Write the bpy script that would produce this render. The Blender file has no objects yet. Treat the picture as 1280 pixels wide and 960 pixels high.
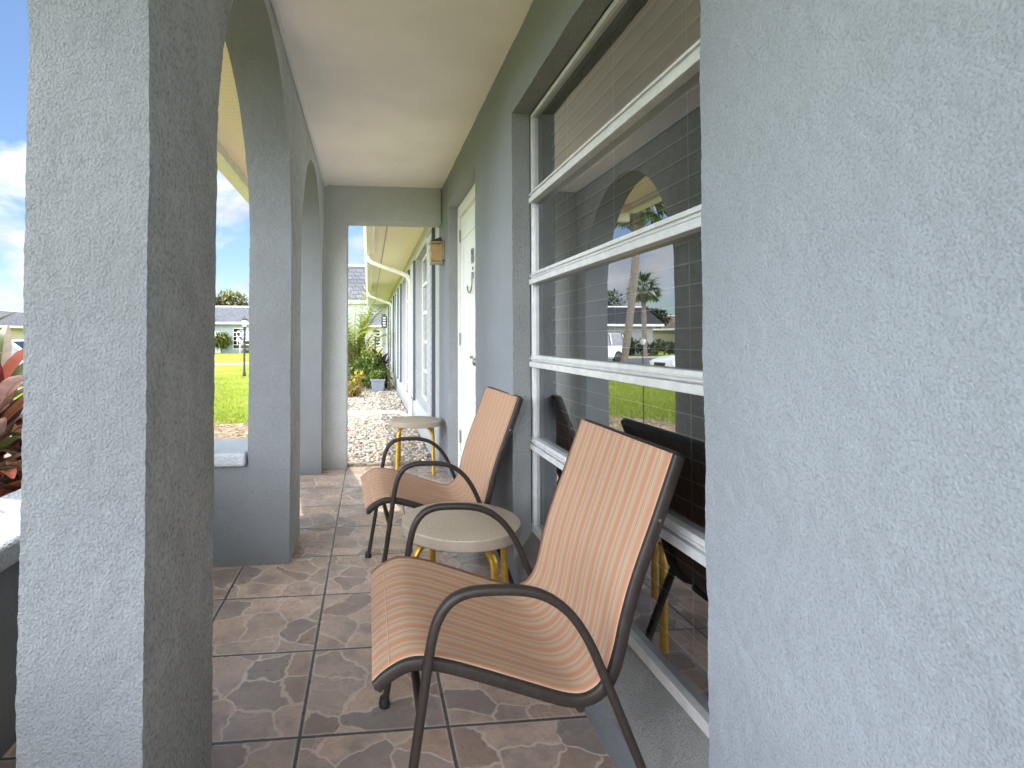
import bpy, bmesh, math, random
from mathutils import Vector, Matrix, noise
random.seed(11)
R = math.radians
scene = bpy.context.scene
col = scene.collection

# ------------------------------------------------------------------ helpers
class MB:
    """collects faces of one part; build() links them as ONE mesh object"""
    def __init__(s): s.v = []; s.f = []; s.c = []; s.mi = []; s.smooth = False; s.cur = (1, 1, 1); s.m = 0
    def add(s, vs, fs, c=None):
        o = len(s.v); s.v += [tuple(v) for v in vs]
        for f in fs: s.f.append(tuple(i + o for i in f)); s.c.append(c or s.cur); s.mi.append(s.m)
    def quad(s, a, b, c, d, colr=None): s.add([a, b, c, d], [(0, 1, 2, 3)], colr)
    def box(s, x0, x1, y0, y1, z0, z1, c=None):
        v = [(x, y, z) for x in (x0, x1) for y in (y0, y1) for z in (z0, z1)]
        s.add(v, [(0, 1, 3, 2), (4, 6, 7, 5), (0, 4, 5, 1), (2, 3, 7, 6), (0, 2, 6, 4), (1, 5, 7, 3)], c)
    def obox(s, M, x0, x1, y0, y1, z0, z1, c=None):
        v = [M @ Vector((x, y, z)) for x in (x0, x1) for y in (y0, y1) for z in (z0, z1)]
        s.add(v, [(0, 1, 3, 2), (4, 6, 7, 5), (0, 4, 5, 1), (2, 3, 7, 6), (0, 2, 6, 4), (1, 5, 7, 3)], c)
    def lathe(s, cx, cy, prof, n=32, c=None):
        vs = []; fs = []; m = len(prof)
        for i in range(n):
            a = 2 * math.pi * i / n
            for r, z in prof: vs.append((cx + r * math.cos(a), cy + r * math.sin(a), z))
        for i in range(n):
            j = (i + 1) % n
            for k in range(m - 1): fs.append((i * m + k, j * m + k, j * m + k + 1, i * m + k + 1))
        if prof[0][0] > 1e-4: fs.append(tuple(i * m for i in range(n))[::-1])
        if prof[-1][0] > 1e-4: fs.append(tuple(i * m + m - 1 for i in range(n)))
        s.add(vs, fs, c)
    def sweep(s, pts, side, a, b, n=12, p=2.6, taper=None, c=None):
        """tube along pts; half width a along 'side', b along the in-plane normal"""
        pts = [Vector(q) for q in pts]; side = Vector(side).normalized(); vs = []; fs = []
        for i, q in enumerate(pts):
            t = (pts[min(i + 1, len(pts) - 1)] - pts[max(i - 1, 0)]).normalized()
            sd = (side - t * side.dot(t)).normalized(); nm = t.cross(sd); k = taper[i] if taper else 1
            for j in range(n):
                w = 2 * math.pi * j / n; cs, sn = math.cos(w), math.sin(w)
                vs.append(q + sd * (a * k * math.copysign(abs(cs) ** (2 / p), cs)) + nm * (b * k * math.copysign(abs(sn) ** (2 / p), sn)))
        for i in range(len(pts) - 1):
            for j in range(n):
                j2 = (j + 1) % n; fs.append((i * n + j, i * n + j2, (i + 1) * n + j2, (i + 1) * n + j))
        fs.append(tuple(range(n))[::-1]); fs.append(tuple((len(pts) - 1) * n + j for j in range(n)))
        s.add(vs, fs, c)
    def grid(s, P, us, vs_, flip=False, c=None):
        nv = len(vs_); pts = [P(u, v) for u in us for v in vs_]; fs = []
        for i in range(len(us) - 1):
            for j in range(nv - 1):
                f = (i * nv + j, (i + 1) * nv + j, (i + 1) * nv + j + 1, i * nv + j + 1)
                fs.append(f[::-1] if flip else f)
        s.add(pts, fs, c)
    def build(s, name, mats, parent=None, bevel=0, seg=2, smooth=None, merge=False, disp=None, subs=0):
        me = bpy.data.meshes.new(name); me.from_pydata(s.v, [], s.f)
        mats = mats if isinstance(mats, (list, tuple)) else [mats]
        for m in mats: me.materials.append(m)
        if len(mats) > 1: me.polygons.foreach_set('material_index', s.mi)
        if any(c != (1, 1, 1) for c in s.c):
            at = me.color_attributes.new('tint', 'FLOAT_COLOR', 'CORNER'); flat = []
            for f, c in zip(s.f, s.c): flat += list(c + (1.0,)) * len(f)
            at.data.foreach_set('color', flat)
        if merge or disp:
            bm = bmesh.new(); bm.from_mesh(me)
            bmesh.ops.remove_doubles(bm, verts=bm.verts, dist=1e-5)
            if disp:
                for v in bm.verts: v.co += disp(v.co)
            bmesh.ops.recalc_face_normals(bm, faces=bm.faces) if merge == 'recalc' else None
            bm.to_mesh(me); bm.free()
        ob = bpy.data.objects.new(name, me); col.objects.link(ob)
        if parent: ob.parent = parent
        if bevel:
            b = ob.modifiers.new('Bevel', 'BEVEL'); b.width = bevel; b.segments = seg; b.limit_method = 'ANGLE'; b.angle_limit = R(35)
        if smooth is not None:
            me.shade_smooth()
            if smooth < 180:
                me.set_sharp_from_angle(angle=R(smooth))
        return ob

def empty(name, loc=(0, 0, 0), rz=0):
    o = bpy.data.objects.new(name, None); col.objects.link(o); o.location = loc; o.rotation_euler = (0, 0, rz); o.empty_display_size = .2
    return o
def tag(o, label=None, cat=None, group=None, kind=None):
    if label: o['label'] = label
    if cat: o['category'] = cat
    if group: o['group'] = group
    if kind: o['kind'] = kind
    return o
def thing(name, label, cat, loc=(0, 0, 0), rz=0, group=None): return tag(empty(name, loc, rz), label, cat, group)
def copy_tree(o, parent=None):
    c = o.copy(); col.objects.link(c); c.parent = parent
    for ch in list(o.children): copy_tree(ch, c)
    return c
def frange(a, b, step):
    n = max(1, int(round((b - a) / step))); return [a + (b - a) * i / n for i in range(n + 1)]
def catmull(pts, k=6):
    P = [Vector(p) for p in pts]; out = []
    for i in range(len(P) - 1):
        p0 = P[max(i - 1, 0)]; p1 = P[i]; p2 = P[i + 1]; p3 = P[min(i + 2, len(P) - 1)]
        for j in range(k):
            t = j / k
            out.append(.5 * ((2 * p1) + (p2 - p0) * t + (2 * p0 - 5 * p1 + 4 * p2 - p3) * t * t + (3 * p1 - p0 - 3 * p2 + p3) * t ** 3))
    out.append(P[-1]); return out

# ------------------------------------------------------------------ materials
class NT:
    def __init__(s, name):
        s.mat = bpy.data.materials.new(name); s.mat.use_nodes = True; s.t = s.mat.node_tree; s.t.nodes.clear()
        s.out = s.n('ShaderNodeOutputMaterial')
    def n(s, typ, **kw):
        nd = s.t.nodes.new(typ)
        for k, v in kw.items():
            if k.startswith('i_'):
                key = k[2:]; key = int(key) if key.isdigit() else key.replace('_', ' ')
                nd.inputs[key].default_value = v
            else: setattr(nd, k, v)
        return nd
    def l(s, a, b): s.t.links.new(a, b)
    def coord(s, kind='Object'): return s.n('ShaderNodeTexCoord').outputs[kind]
    def noise(s, vec, scale, detail=3, rough=.55, dist=0):
        nd = s.n('ShaderNodeTexNoise'); nd.inputs['Scale'].default_value = scale; nd.inputs['Detail'].default_value = detail
        nd.inputs['Roughness'].default_value = rough; nd.inputs['Distortion'].default_value = dist
        if vec is not None: s.l(vec, nd.inputs['Vector'])
        return nd
    def ramp(s, fac, stops, interp='LINEAR'):
        r = s.n('ShaderNodeValToRGB'); cr = r.color_ramp; cr.interpolation = interp
        while len(cr.elements) > 1: cr.elements.remove(cr.elements[-1])
        for i, (p, c) in enumerate(stops):
            e = cr.elements[0] if i == 0 else cr.elements.new(p)
            e.position = p; e.color = (*c, 1) if len(c) == 3 else c
        s.l(fac, r.inputs['Fac']); return r.outputs['Color']
    def math(s, op, a, b=None, c=None):
        m = s.n('ShaderNodeMath', operation=op)
        for i, x in enumerate((a, b, c)):
            if x is None: continue
            if isinstance(x, (int, float)): m.inputs[i].default_value = x
            else: s.l(x, m.inputs[i])
        return m.outputs[0]
    def mix(s, fac, a, b, blend='MIX'):
        m = s.n('ShaderNodeMix', data_type='RGBA', blend_type=blend)
        for key, x in (('Factor', fac), ('A', a), ('B', b)):
            ins = [i for i in m.inputs if i.name == key and (i.type == 'RGBA' or (key == 'Factor' and i.type == 'VALUE'))][0]
            if isinstance(x, (int, float)): ins.default_value = x
            elif isinstance(x, tuple): ins.default_value = (*x, 1) if len(x) == 3 else x
            else: s.l(x, ins)
        return [o for o in m.outputs if o.type == 'RGBA'][0]
    def bump(s, h, strength=.5, dist=.01, normal=None):
        b = s.n('ShaderNodeBump'); b.inputs['Strength'].default_value = strength; b.inputs['Distance'].default_value = dist
        s.l(h, b.inputs['Height'])
        if normal is not None: s.l(normal, b.inputs['Normal'])
        return b.outputs[0]
    def pbr(s, color, rough=.6, metal=0, normal=None, spec=.5, coat=0):
        p = s.n('ShaderNodeBsdfPrincipled')
        for key, x in (('Base Color', color), ('Roughness', rough), ('Metallic', metal), ('Specular IOR Level', spec), ('Coat Weight', coat)):
            if isinstance(x, tuple): p.inputs[key].default_value = (*x, 1)
            elif isinstance(x, (int, float)): p.inputs[key].default_value = x
            else: s.l(x, p.inputs[key])
        if normal is not None: s.l(normal, p.inputs['Normal'])
        s.l(p.outputs[0], s.out.inputs['Surface']); return p

def sep(t, vec):
    x = t.n('ShaderNodeSeparateXYZ'); t.l(vec, x.inputs[0]); return x.outputs

def m_plain(name, color, rough=.5, metal=0, var=.12, scale=12, bump=0, spec=.5):
    t = NT(name); v = t.coord(); nz = t.noise(v, scale, 4)
    lo = tuple(c * (1 - var) for c in color); hi = tuple(min(1, c * (1 + var)) for c in color)
    c = t.ramp(nz.outputs['Fac'], [(.3, lo), (.7, hi)])
    nm = t.bump(t.noise(v, scale * 12, 3).outputs['Fac'], bump, .003) if bump else None
    t.pbr(c, rough, metal, nm, spec); return t.mat

def m_stucco(name, base, grime=.25, bump=.55, coarse=1.0):
    """sprayed knock-down stucco: soft blobs with small dark pits between them"""
    t = NT(name); v = t.coord()
    big = t.noise(v, 1.6, 4, .6); mid = t.noise(v, 9, 4, .65); tiny = t.noise(v, 420, 2, .6)
    wob = t.n('ShaderNodeVectorMath', operation='SCALE'); wob.inputs['Scale'].default_value = .005 * coarse; t.l(t.noise(v, 60 / coarse, 2).outputs['Color'], wob.inputs[0])
    q = t.n('ShaderNodeVectorMath', operation='ADD'); t.l(v, q.inputs[0]); t.l(wob.outputs[0], q.inputs[1])
    vo = t.n('ShaderNodeTexVoronoi', feature='F1'); vo.inputs['Scale'].default_value = 92 / coarse; t.l(q.outputs[0], vo.inputs['Vector'])
    blob = t.ramp(vo.outputs['Distance'], [(.15, (1, 1, 1)), (.62, (0, 0, 0))])
    pits = t.ramp(t.noise(q.outputs[0], 105 / coarse, 2.5, .6).outputs['Fac'], [(.36, (1, 1, 1)), (.52, (0, 0, 0))])
    c = t.ramp(big.outputs['Fac'], [(.3, tuple(c * (1 - grime) for c in base)), (.62, base)])
    c = t.mix(t.math('MULTIPLY', t.ramp(mid.outputs['Fac'], [(.45, (0, 0, 0)), (.75, (1, 1, 1))]), .45 * grime / .25), c, tuple(x * .78 for x in base))
    c = t.mix(t.math('MULTIPLY', pits, .48), c, tuple(x * .60 for x in base))
    c = t.mix(t.math('MULTIPLY', blob, .22), c, tuple(min(1, x * 1.18) for x in base))
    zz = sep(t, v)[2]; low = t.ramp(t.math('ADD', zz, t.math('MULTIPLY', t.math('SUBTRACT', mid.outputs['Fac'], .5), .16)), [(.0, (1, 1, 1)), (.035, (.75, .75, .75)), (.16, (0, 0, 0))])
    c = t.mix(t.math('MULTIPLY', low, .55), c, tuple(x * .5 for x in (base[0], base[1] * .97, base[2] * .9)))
    h = t.math('ADD', t.math('MULTIPLY', blob, .8), t.math('MULTIPLY', tiny.outputs['Fac'], .3))
    h = t.math('SUBTRACT', h, t.math('MULTIPLY', pits, .9))
    t.pbr(c, .9, 0, t.bump(h, bump, .0035 * coarse), .2); return t.mat

def m_grimy(name, base):
    """stucco with mildew that thickens low on the face"""
    t = NT(name); v = t.coord(); z = sep(t, v)[2]
    fine = t.noise(v, 80, 2.5, .55); mid = t.noise(v, 14, 5, .7); spots = t.noise(v, 95, 3, .7); big = t.noise(v, 2.2, 3)
    low = t.math('MULTIPLY', t.math('SUBTRACT', 1.55, z), .55)
    k = t.math('ADD', t.math('MULTIPLY', mid.outputs['Fac'], .9), t.math('MULTIPLY', big.outputs['Fac'], .5))
    k = t.math('ADD', k, t.math('MULTIPLY', low, .35))
    c = t.ramp(k, [(.5, base), (1.05, tuple(x * .66 for x in base))])
    c = t.mix(t.math('MULTIPLY', t.ramp(spots.outputs['Fac'], [(.48, (0, 0, 0)), (.62, (1, 1, 1))]), t.math('MULTIPLY', k, .8)), c, tuple(x * .38 for x in base))
    t.pbr(c, .9, 0, t.bump(t.math('ADD', fine.outputs['Fac'], t.math('MULTIPLY', spots.outputs['Fac'], .4)), .5, .005), .2); return t.mat

def m_floor():
    t = NT('flagstone_tile'); v = t.coord(); S = .434
    x, y, z = sep(t, v)
    u = t.math('DIVIDE', t.math('SUBTRACT', x, -.1952), S); w = t.math('DIVIDE', t.math('SUBTRACT', y, 1.6054), S)
    fu = t.math('FRACT', u); fw = t.math('FRACT', w)
    iu = t.math('FLOOR', u); iw = t.math('FLOOR', w)
    du = t.math('ABSOLUTE', t.math('SUBTRACT', fu, .5)); dw = t.math('ABSOLUTE', t.math('SUBTRACT', fw, .5))
    edge = t.math('MAXIMUM', du, dw)
    wob = t.math('MULTIPLY', t.math('SUBTRACT', t.noise(v, 60, 2).outputs['Fac'], .5), .008)
    edge = t.math('ADD', edge, wob)
    grout = t.ramp(edge, [(.486, (0, 0, 0)), (.491, (1, 1, 1))])
    lip = t.ramp(edge, [(.470, (0, 0, 0)), (.484, (1, 1, 1))])
    comb = t.n('ShaderNodeCombineXYZ'); t.l(iu, comb.inputs[0]); t.l(iw, comb.inputs[1])
    wn = t.n('ShaderNodeTexWhiteNoise', noise_dimensions='3D'); t.l(comb.outputs[0], wn.inputs['Vector'])
    off = t.n('ShaderNodeVectorMath', operation='SCALE'); off.inputs['Scale'].default_value = 7; t.l(wn.outputs['Color'], off.inputs[0])
    p = t.n('ShaderNodeVectorMath', operation='ADD'); t.l(v, p.inputs[0]); t.l(off.outputs[0], p.inputs[1])
    dn = t.noise(p.outputs[0], 6, 3, .6)
    dv = t.n('ShaderNodeVectorMath', operation='SCALE'); dv.inputs['Scale'].default_value = .13; t.l(dn.outputs['Color'], dv.inputs[0])
    q = t.n('ShaderNodeVectorMath', operation='ADD'); t.l(p.outputs[0], q.inputs[0]); t.l(dv.outputs[0], q.inputs[1])
    def vor(feat):
        o = t.n('ShaderNodeTexVoronoi', feature=feat, voronoi_dimensions='2D'); o.inputs['Scale'].default_value = 6.3; o.inputs['Randomness'].default_value = .9
        t.l(q.outputs[0], o.inputs['Vector']); return o
    ve = vor('DISTANCE_TO_EDGE'); vc = vor('F1')
    crack = t.ramp(t.math('ADD', ve.outputs['Distance'], t.math('MULTIPLY', t.math('SUBTRACT', t.noise(p.outputs[0], 40, 2).outputs['Fac'], .5), .03)), [(.0, (1, 1, 1)), (.02, (.9, .9, .9)), (.042, (0, 0, 0))])
    cell = sep(t, vc.outputs['Color'])[0]
    stone = t.ramp(cell, [(.1, (.30, .215, .17)), (.3, (.50, .35, .26)), (.45, (.60, .44, .34)), (.58, (.38, .295, .25)), (.75, (.55, .40, .305)), (.92, (.28, .23, .205))])
    blot = t.noise(p.outputs[0], 6.5, 5, .68)
    stone = t.mix(t.ramp(blot.outputs['Fac'], [(.46, (0, 0, 0)), (.64, (.72, .72, .72))]), stone, (.225, .185, .168))
    stone = t.mix(t.ramp(t.noise(p.outputs[0], 45, 4, .7).outputs['Fac'], [(.5, (0, 0, 0)), (.8, (.4, .4, .4))]), stone, (.50, .41, .35))
    c = t.mix(t.math('MULTIPLY', crack, .72), stone, (.62, .51, .43))
    c = t.mix(t.math('MULTIPLY', lip, .55), c, (.55, .47, .41))
    c = t.mix(grout, c, (.085, .08, .077))
    h = t.math('SUBTRACT', t.math('ADD', t.math('MULTIPLY', blot.outputs['Fac'], .35), t.math('MULTIPLY', t.noise(p.outputs[0], 60, 3).outputs['Fac'], .2)), t.math('ADD', t.math('MULTIPLY', crack, .3), t.math('MULTIPLY', grout, 1.2)))
    rg = t.ramp(blot.outputs['Fac'], [(.3, (.22, .22, .22)), (.7, (.38, .38, .38))])
    t.pbr(c, rg, 0, t.bump(h, .45, .004), .5); return t.mat

def m_sling():
    t = NT('striped_sling'); v = t.coord(); x, y, z = sep(t, v)
    f = t.math('FRACT', t.math('DIVIDE', t.math('ADD', y, 3.0), .0560))
    O = (.49, .235, .145); B = (.55, .415, .295); D = (.19, .155, .115); P = (.51, .30, .205); G = (.36, .29, .205)
    stops = [(0, O), (.30, B), (.325, D), (.355, B), (.41, G), (.46, B), (.53, P), (.66, B), (.695, D), (.75, B), (.80, G), (.855, B), (.92, P)]
    c = t.ramp(f, stops, 'CONSTANT')
    wv = t.n('ShaderNodeTexWave', wave_type='BANDS', bands_direction='Y'); wv.inputs['Scale'].default_value = 210; t.l(v, wv.inputs['Vector'])
    wx = t.noise(v, 700, 1)
    c = t.mix(t.math('MULTIPLY', wv.outputs['Fac'], .18), c, (.2, .13, .08))
    c = t.mix(t.math('MULTIPLY', wx.outputs['Fac'], .18), c, (.75, .55, .38))
    c = t.mix(t.ramp(t.noise(v, 5, 4, .6).outputs['Fac'], [(.45, (0, 0, 0)), (.8, (.25, .25, .25))]), c, (.40, .27, .19))
    d = t.n('ShaderNodeBsdfDiffuse'); d.inputs['Roughness'].default_value = .6; tr = t.n('ShaderNodeBsdfTranslucent'); mx = t.n('ShaderNodeMixShader'); mx.inputs[0].default_value = .14
    nm = t.bump(t.math('ADD', wv.outputs['Fac'], wx.outputs['Fac']), .25, .0012)
    t.l(c, d.inputs[0]); t.l(c, tr.inputs[0]); t.l(nm, d.inputs['Normal']); t.l(d.outputs[0], mx.inputs[1]); t.l(tr.outputs[0], mx.inputs[2])
    t.l(mx.outputs[0], t.out.inputs['Surface']); return t.mat

def m_leaf(name, transl=.35, rough=.45):
    t = NT(name); at = t.n('ShaderNodeAttribute', attribute_name='tint'); v = t.coord()
    c = t.mix(t.ramp(t.noise(v, 14, 3).outputs['Fac'], [(.35, (0, 0, 0)), (.75, (.45, .45, .45))]), at.outputs['Color'], (.02, .03, .01))
    p = t.n('ShaderNodeBsdfPrincipled'); p.inputs['Roughness'].default_value = rough; p.inputs['Specular IOR Level'].default_value = .35
    tr = t.n('ShaderNodeBsdfTranslucent'); mx = t.n('ShaderNodeMixShader'); mx.inputs[0].default_value = transl
    t.l(c, p.inputs['Base Color']); t.l(c, tr.inputs[0]); t.l(p.outputs[0], mx.inputs[1]); t.l(tr.outputs[0], mx.inputs[2]); t.l(mx.outputs[0], t.out.inputs['Surface'])
    return t.mat

def m_tinted(name, rough=.75, var=.3, scale=30):
    t = NT(name); at = t.n('ShaderNodeAttribute', attribute_name='tint'); v = t.coord()
    c = t.mix(t.ramp(t.noise(v, scale, 4, .65).outputs['Fac'], [(.35, (var, var, var)), (.7, (0, 0, 0))]), at.outputs['Color'], (.1, .085, .07))
    t.pbr(c, rough, 0, t.bump(t.noise(v, scale * 4, 2).outputs['Fac'], .3, .004)); return t.mat

def m_glass(name, tint, refl, rough=0):
    """window glass: partly mirror-like, partly see-through and tinted"""
    t = NT(name); g = t.n('ShaderNodeBsdfGlossy'); g.inputs['Roughness'].default_value = rough; g.inputs['Color'].default_value = (.95, .97, 1, 1)
    tr = t.n('ShaderNodeBsdfTransparent'); tr.inputs['Color'].default_value = (*tint, 1)
    lw = t.n('ShaderNodeLayerWeight'); lw.inputs['Blend'].default_value = .5
    v = t.coord(); smear = t.math('MULTIPLY', t.math('SUBTRACT', t.noise(v, 5, 5, .7).outputs['Fac'], .5), .10)
    fac = t.math('ADD', t.math('ADD', t.math('MULTIPLY', t.math('POWER', lw.outputs['Facing'], 4.0), .9), refl), smear); nm = t.bump(t.noise(v, 1.3, 2).outputs['Fac'], .05, .006); t.l(nm, g.inputs['Normal'])
    mx = t.n('ShaderNodeMixShader'); t.l(fac, mx.inputs[0]); t.l(tr.outputs[0], mx.inputs[1]); t.l(g.outputs[0], mx.inputs[2]); t.l(mx.outputs[0], t.out.inputs['Surface'])
    return t.mat

def m_shingle(name, c0, c1, course=.16, w=.3):
    t = NT(name); v = t.coord(); br = t.n('ShaderNodeTexBrick'); br.offset = .5
    mp = t.n('ShaderNodeCombineXYZ'); x, y, z = sep(t, v); t.l(t.math('ADD', x, y), mp.inputs[0]); t.l(z, mp.inputs[1]); t.l(mp.outputs[0], br.inputs['Vector'])
    br.inputs['Scale'].default_value = 1; br.inputs['Brick Width'].default_value = w; br.inputs['Row Height'].default_value = course; br.inputs['Mortar Size'].default_value = .012
    br.inputs['Color1'].default_value = (*c0, 1); br.inputs['Color2'].default_value = (*c1, 1); br.inputs['Mortar'].default_value = (*[k * .35 for k in c0], 1)
    c = t.mix(t.ramp(t.noise(v, 22, 4).outputs['Fac'], [(.4, (0, 0, 0)), (.7, (.5, .5, .5))]), br.outputs['Color'], c1)
    t.pbr(c, .9, 0, t.bump(br.outputs['Fac'], -.6, .015), .2); return t.mat

def m_lawn():
    t = NT('lawn_grass'); v = t.coord(); n1 = t.noise(v, .5, 5, .6); n2 = t.noise(v, 6, 4, .7); n3 = t.noise(v, 60, 3, .7)
    c = t.ramp(n1.outputs['Fac'], [(.3, (.22, .28, .03)), (.5, (.31, .37, .04)), (.7, (.40, .42, .075))])
    c = t.mix(t.ramp(n2.outputs['Fac'], [(.45, (0, 0, 0)), (.75, (.6, .6, .6))]), c, (.06, .12, .014))
    c = t.mix(t.ramp(n3.outputs['Fac'], [(.5, (0, 0, 0)), (.75, (.6, .6, .6))]), c, (.035, .075, .01))
    t.pbr(c, .85, 0, t.bump(t.math('ADD', n3.outputs['Fac'], n2.outputs['Fac']), .8, .05), .1); return t.mat

def m_soffit():
    t = NT('cream_soffit'); v = t.coord(); wv = t.n('ShaderNodeTexWave', wave_type='BANDS', bands_direction='Y'); wv.inputs['Scale'].default_value = 6.5; t.l(v, wv.inputs['Vector'])
    line = t.ramp(wv.outputs['Fac'], [(.0, (1, 1, 1)), (.06, (0, 0, 0))])
    c = t.mix(t.math('MULTIPLY', line, .45), (.95, .83, .65), (.7, .58, .42))
    c = t.mix(t.ramp(t.noise(v, 7, 4).outputs['Fac'], [(.4, (0, 0, 0)), (.8, (.3, .3, .3))]), c, (.86, .79, .6))
    t.pbr(c, .6, 0, t.bump(line, -.4, .004)); return t.mat

BLUE = (.220, .236, .250)
M = dict(
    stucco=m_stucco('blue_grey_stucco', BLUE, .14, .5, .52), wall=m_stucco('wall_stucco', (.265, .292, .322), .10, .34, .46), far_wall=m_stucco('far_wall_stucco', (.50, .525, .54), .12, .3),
    grimy=m_grimy('mildewed_stucco', (.58, .60, .59)), cap=m_stucco('wall_cap_stucco', (.50, .54, .58), .2, .6), ledge=m_stucco('worn_concrete', (.27, .27, .262), .35, .5, .6),
    reveal=m_stucco('reveal_stucco', (.33, .345, .355), .2, .6, .7),
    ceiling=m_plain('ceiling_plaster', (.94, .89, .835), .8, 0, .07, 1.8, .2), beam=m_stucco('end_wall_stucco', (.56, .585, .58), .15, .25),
    floor=m_floor(), sling=m_sling(), brown=m_plain('brown_powder_coat', (.030, .023, .0195), .45, 0, .25, 60, .06, .35), foot=m_plain('black_plastic_foot', (.015, .015, .015), .5),
    stool=m_plain('beige_laminate', (.43, .355, .27), .45, 0, .2, 160, .04), stool_edge=m_plain('taupe_edge_band', (.36, .30, .235), .5, 0, .06, 30), gold=m_plain('gold_paint', (.62, .37, .06), .35, .55, .2, 40),
    alu=m_plain('aged_white_aluminium', (.72, .735, .75), .38, .25, .10, 25, .06), black=m_plain('dark_gasket', (.02, .02, .02), .6),
    glass=m_glass('window_glass', (.34, .35, .35), .33), dark_glass=m_glass('dark_window_glass', (.25, .28, .3), .12), blind=m_plain('blind_slat', (.20, .196, .184), .55, 0, .06, 3),
    slat_highlight_cord=m_plain('slat_highlight_and_cord', (.85, .85, .82), .5), dark=m_plain('dark_interior', (.012, .012, .012), .9),
    door=m_plain('white_door_paint', (.84, .87, .86), .35, 0, .03, 4), white=m_plain('white_trim_paint', (.80, .80, .78), .45, 0, .05, 6), shutter=m_plain('blue_grey_painted_shade', (.10, .115, .145), .55, 0, .08, 9),
    metal=m_plain('satin_nickel', (.35, .34, .32), .3, .9, .1, 60), brass=m_plain('weathered_brass', (.52, .43, .26), .4, .5, .25, 70), bronze=m_plain('dark_bronze', (.10, .08, .06), .5, .4, .2, 40),
    soffit=m_soffit(), fascia=m_plain('cream_fascia', (.74, .68, .53), .55, 0, .06, 5), gutter=m_plain('cream_gutter', (.80, .77, .68), .4, 0, .05, 6),
    shingle=m_shingle('grey_shingle', (.11, .115, .135), (.17, .17, .19), .15, .28), shingle2=m_shingle('dark_shingle', (.035, .035, .04), (.06, .06, .065)), shingle3=m_shingle('brown_shingle', (.2, .13, .09), (.28, .19, .13)),
    lawn=m_lawn(), road=m_plain('asphalt', (.075, .075, .078), .9, 0, .2, 3, .3), concrete=m_plain('concrete_path', (.42, .40, .37), .85, 0, .12, 3, .3),
    leaf=m_leaf('foliage'), bright_leaf=m_leaf('backlit_frond', .55), leaf2=m_leaf('dark_foliage', .2), strap=m_leaf('red_strap_leaf', .3, .35), bark=m_plain('palm_bark', (.20, .165, .135), .95, 0, .35, 14, .9), stem=m_plain('twig_bark', (.13, .10, .07), .9, 0, .3, 30, .5),
    stone=m_tinted('river_stone', .7, .35, 40), brick=m_tinted('edging_brick', .85, .4, 50), mulch=m_plain('leafy_mulch', (.28, .20, .12), .95, 0, .5, 26, .9), soil=m_plain('gravel_bed_soil', (.30, .25, .19), .95, 0, .4, 40, .8),
    carpaint=m_plain('white_car_paint', (.80, .81, .82), .18, 0, .01, 2), carglass=m_glass('car_glass', (.05, .06, .06), .10), tyre=m_plain('rubber_tyre', (.02, .02, .02), .8), chrome=m_plain('alloy_rim', (.5, .5, .5), .25, .9),
    pot=m_plain('grey_resin_pot', (.25, .27, .32), .6, 0, .12, 20), blackpot=m_plain('black_plastic_pot', (.02, .02, .023), .5), lampglass=m_plain('frosted_lamp_glass', (.85, .85, .82), .3), lightwall=m_plain('pale_house_wall', (.28, .33, .36), .85, 0, .06, 3), creamwall=m_plain('cream_house_wall', (.42, .39, .29), .85, 0, .06, 3), whitewall=m_plain('white_house_wall', (.34, .34, .335), .85, 0, .06, 3),
    hem=m_plain('hem_thread', (.60, .40, .30), .8), heron=m_plain('white_heron_paint', (.85, .85, .85), .5), red=m_plain('red_tail_light', (.4, .02, .02), .3),
)
def m_amber():
    t = NT('amber_lantern_glass'); v = t.coord()
    c = t.ramp(t.noise(v, 30, 2).outputs['Fac'], [(.3, (.75, .42, .12)), (.7, (.9, .66, .3))])
    p = t.pbr(c, .25); p.inputs['Transmission Weight'].default_value = .35; return t.mat
M['amber'] = m_amber()

# ------------------------------------------------------------------ geometry constants (metres; camera stands at x=0, y=0)
CX, CO = -.40, -.61           # colonnade inner / outer face
WX, GX = .665, .768           # house wall face / window glass plane
CEIL, ZS = 2.53, 1.62         # ceiling height / arch springing
def g(x, y):                  # ground height: falls gently away from the house
    s = min(1, max(0, (-x - 1.3) / 8)); s = s * s * (3 - 2 * s)
    return -.12 - .23 * s

def rough_disp(p):
    return noise.noise_vector(p * 75) * .0015 + noise.noise_vector(p * 28) * .0011 + noise.noise_vector(p * 5) * .0035

# ------------------------------------------------------------------ our villa
villa = thing('villa', 'pale blue grey stucco house with arched porch, big slatted window and white front door', 'house')

# colonnade: three arches on square pillars
arches = [(-.42, 1.02, .825, .014, .0085), (1.455, 2.825, .825, .0085, .0085), (3.235, 4.64, .80, .012, .012)]
col_b = MB()
def wall_cols(ys, zrows, flip_in):
    for X, fl in ((CX, False), (CO, True)):
        col_b.grid(lambda y, z, X=X: Vector((X, y, z)), ys, zrows, flip=fl)
def rows(step): return frange(0, ZS, step) , frange(ZS, CEIL, step)
pillars = [(-.85, -.42, .03), (1.02, 1.455, .0085), (2.825, 3.235, .0085), (4.64, 4.84, .012)]
for (a, b, st) in pillars:
    lo, hi = rows(st)
    ys = frange(a, b, st)
    # inner/outer faces: the aisle side carries the mildew (material 1)
    for X, fl, mi in ((CX, False, 1), (CO, True, 0)):
        col_b.m = mi
        col_b.grid(lambda y, z, X=X: Vector((X, y, z)), ys, lo + hi[1:], flip=fl)
    col_b.m = 0
    for yj, fl in ((a, False), (b, True)):   # jambs below the springing
        zz = lo if not (a < -.5 and yj == a) else lo + hi[1:]
        col_b.grid(lambda x, z, yj=yj: Vector((x, yj, z)), frange(CO, CX, st), zz, flip=fl)
def arch_z(t, b): return ZS + b * math.sin(t)
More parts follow.
